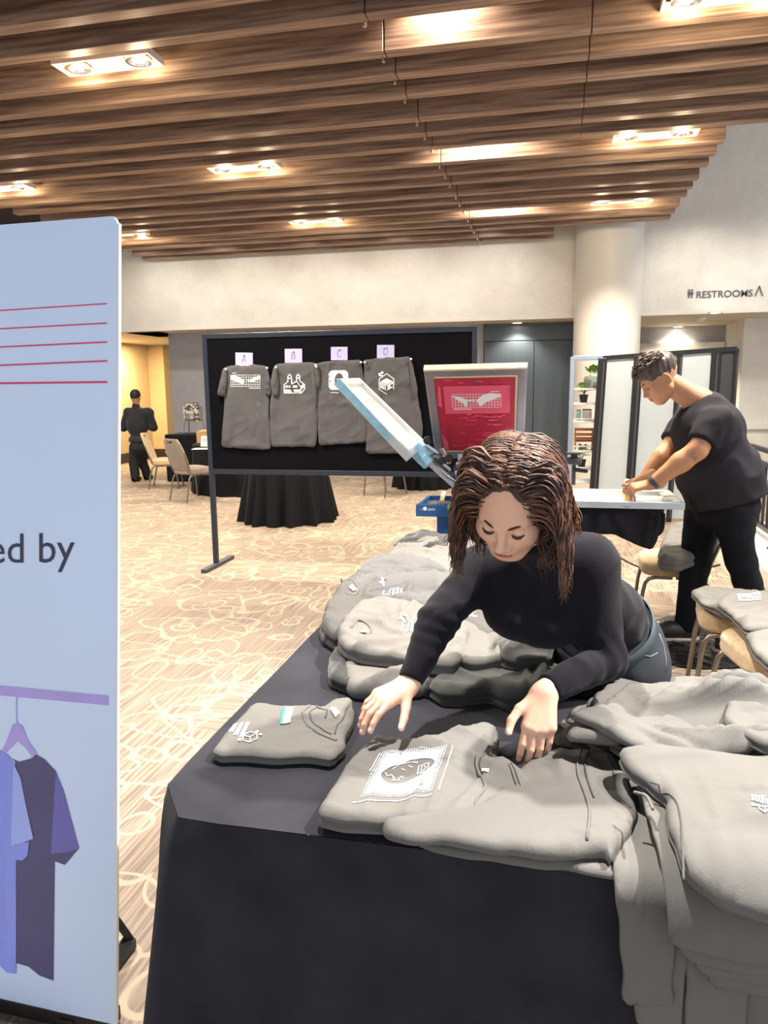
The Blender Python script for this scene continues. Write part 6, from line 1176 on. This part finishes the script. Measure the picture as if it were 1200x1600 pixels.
s = SDF(); s.ell(mp + Vector((0, 0, -.01)), (.19, .2, .16), .05)
for a, b, c in fe: s.cap(a, b, .115, .088, .05); s.cap(b, c, .086, .07, .02)
s.fn('d', 0, folds(18, .006, 33)); s.fn('i', .004, lambda p: .055 - p[:, 2]); obj('black_jeans', sdf_mb(s, *bounds([mp, (.6, 4.5, .05), (1.45, 5.1, .05)], .2), .0105, 1), m_pant, man, smooth=True)
for i, (a, b, c) in enumerate(fe):
    z = .0; dr = Vector((-.24, -.05, 0)); c0 = Vector((c.x, c.y, .07)); s = SDF().cap(c0 + Vector((.03, 0, 0)), c0 + dr * .4 + Vector((0, 0, .005)), .056, .052).cap(c0 + dr * .4, c0 + dr + Vector((0, 0, -.025)), .05, .036, .03).fn('i', .004, lambda p: .022 - p[:, 2])
    so = obj('shoe', sdf_mb(s, *bounds([c0, c0 + dr], .1), .007), m_shoe, man, smooth=True); s2 = SDF().cap(c0 + Vector((.03, 0, -.045)), c0 + dr + Vector((-.005, 0, -.045)), .056, .046).fn('i', .003, lambda p: np.abs(p[:, 2] - .014) - .014); obj('sole', sdf_mb(s2, *bounds([c0 - Vector((0, 0, .05)), c0 + dr - Vector((0, 0, .05))], .08), .006), m_sole, so, smooth=True)
    for q in (.25, .35, .45): obj('lace', MB().tube([c0 + dr * q + Vector((0, y, zz)) for y, zz in ((-.035, .035), (0, .052 - q * .02), (.035, .035))], .005, 6), m_sole, so, smooth=True)
wd = (mLw - mLe).normalized(); wc = mLw - wd * .02; obj('watch', MB().tube([wc - wd * .012, wc + wd * .012], [.044, .043], 20), m_strap, man, smooth=30)
tq = mLe.lerp(mLw, -.02); obj('tattoo', MB().grid(8, 6, lambda u, v: tq.lerp(mLw, .18 * v) + Matrix.Rotation((u - .5) * 1.5, 3, wd) @ (Vector((0, -1, 0)) - wd * -wd.y).normalized() * .0592), m_tat, man, smooth=True)
def mhair(p):
    d = sd_ell(p, (0, -.016, .050), (.083, .103, .088)); f = sd_ell(p, (0, .095, -.03), (.08, .06, .075)); low = sd_ell(p, (0, .045, -.085), (.1, .085, .105)); ear = sd_ell(p, (.0, -.012, -.014), (.11, .024, .034)); nape = p[:, 2] * -1 - .058
    wv = .004 * np.sin(p[:, 0] * 95 + 2 * np.sin(p[:, 1] * 60)) * np.sin(p[:, 1] * 80 + p[:, 2] * 70)
    return (smax(smax(smax(smax(d, -f, .01), -low, .012), nape.astype(np.float32), .01), -ear, .008) + wv).astype(np.float32)
hb2 = sdf_mb(mhair, (-.1, -.14, -.09), (.1, .11, .15), .0034, 1, MX); rnd = random.Random(5)
for i in range(260):                                               # short tufts swept forward
    a = rnd.uniform(-1.1, 1.1); y = rnd.uniform(-.07, .085); k_ = math.sqrt(max(.02, 1 - ((y + .016) / .103) ** 2)); p0 = Vector((.082 * k_ * math.sin(a), y, .05 + .088 * k_ * math.cos(a))); nrm = Vector((p0.x, p0.y * .6, p0.z - .05)).normalized(); d = (nrm * .55 + Vector((rnd.uniform(-.5, .5), rnd.uniform(.2, 1.0), rnd.uniform(-.1, .2)))).normalized(); pts = [p0 - nrm * .004]
    for j in range(5): d = (d + Vector((rnd.uniform(-.3, .3), .1, -.12))).normalized(); pts.append(pts[-1] + d * .0065)
    hb2.tube([MX @ q for q in pts], [.0045, .0045, .004, .0034, .0026, .001], 5)
obj('hair', hb2, m_hairm, man, smooth=True)
for a in (-1, 1): obj('eyebrow', MB().tube([MX @ Vector((a * x, y, z)) for x, y, z in ((.012, .0885, .0165), (.026, .0855, .0205), (.045, .068, .0175))], [.0028, .0034, .0016], 8), m_brow, man, smooth=True); obj('eyelid_line', MB().tube([MX @ Vector((a * x, y, z)) for x, y, z in ((.0185, .0775, -.0085), (.031, .0825, -.0125), (.0455, .0735, -.0075))], .0015, 6), m_brow, man, smooth=True)
# ------------------------------------------------------------------ waiter walking away
WY = 12.1; wp = lambda x, y, dy=0: P(x, y, Y=WY + dy)
wt = thing('person', 'man in dark shirt and black trousers walking away towards the corridor', 'person', (wp(217, 748).x, WY, 0))
h0 = wp(212, 620); n0 = wp(213, 637); sL, sR = wp(201, 645), wp(232, 645); eL, eR = wp(193, 668, .0), wp(240, 668, .05); wL, wR = wp(198, 668, .28), wp(234, 668, .3); be = wp(216, 690); hp_ = wp(217, 700); k1, k2 = wp(209, 722, -.02), wp(222, 720, .1); f1, f2 = Vector((wp(214, 746).x, WY - .05, .08)), Vector((wp(220, 740).x, WY + .22, .08))
s = SDF(); s.ell(h0, (.078, .1, .115)); s.cap(h0, n0, .055, .06, .02); s.ell((n0 + be) / 2, (.17, .11, .24), .04)
for S_, E_, W_ in ((sL, eL, wL), (sR, eR, wR)): s.cap(S_, E_, .06, .05, .03); s.cap(E_, W_, .045, .035, .02); s.cap(W_, W_ + Vector((0, .09, .0)), .035, .02, .02)
for a in (-1, 1): s.ell(h0 + Vector((a * .08, 0, -.01)), (.012, .02, .03), .01)
for a, b, c in ((hp_ + Vector((-.07, 0, 0)), k1, f1), (hp_ + Vector((.07, 0, 0)), k2, f2)): s.cap(a, b, .08, .06, .04); s.cap(b, c, .055, .045, .02)
obj('body', sdf_mb(s, *bounds([h0, eL, eR, wR, f1, f2], .16), .013), m_skinm, wt, smooth=True)
s = SDF(); s.ell((n0 + be) / 2 + Vector((0, 0, .02)), (.20, .135, .27), .05); s.cap(sL, sR, .085, .085, .06); s.cap(n0, n0 + Vector((0, 0, .035)), .072, .07, .02); s.ell(be + Vector((0, 0, .03)), (.175, .13, .1), .04)
for S_, E_, W_ in ((sL, eL, wL), (sR, eR, wR)): s.cap(S_, E_, .082, .07, .04); s.cap(E_, W_, .068, .055, .02)
s.fn('d', 0, folds(16, .006, 2)); bt = be.z - .01; s.fn('i', .006, lambda p: bt - p[:, 2]); obj('shirt', sdf_mb(s, *bounds([n0, eL, eR, be, wR], .16), .012), m_wsh, wt, smooth=True)
s = SDF(); s.ell(hp_ + Vector((0, 0, .01)), (.165, .13, .15), .04)
for a, b, c in ((hp_ + Vector((-.07, 0, 0)), k1, f1), (hp_ + Vector((.07, 0, 0)), k2, f2)): s.cap(a, b, .1, .085, .04); s.cap(b, c, .085, .08, .02)
s.fn('d', 0, folds(16, .005, 8)); s.fn('i', .005, lambda p: np.maximum(.06 - p[:, 2], p[:, 2] - bt - .03)); obj('trousers', sdf_mb(s, *bounds([hp_, f1, f2], .18), .012), m_wtr, wt, smooth=True)
for c in (f1, f2): obj('shoe', sdf_mb(SDF().cap(c + Vector((0, -.04, -.03)), c + Vector((-.02, .16, -.04)), .052, .04).fn('i', .004, lambda p: .002 - p[:, 2]), *bounds([c, c + Vector((0, .2, -.05))], .08), .01), m_black, wt, smooth=True)
s = SDF(); s.ell(h0 + Vector((0, -.008, .03)), (.086, .108, .105)); s.fn('i', .01, lambda p: (h0.z - .10 + np.maximum(p[:, 1] - h0.y, 0) * 1.2) - p[:, 2]); obj('hair', sdf_mb(s, *bounds([h0], .16), .009), M('black_hair', '#17130f', .6, nz=(40, .2)), wt, smooth=True)
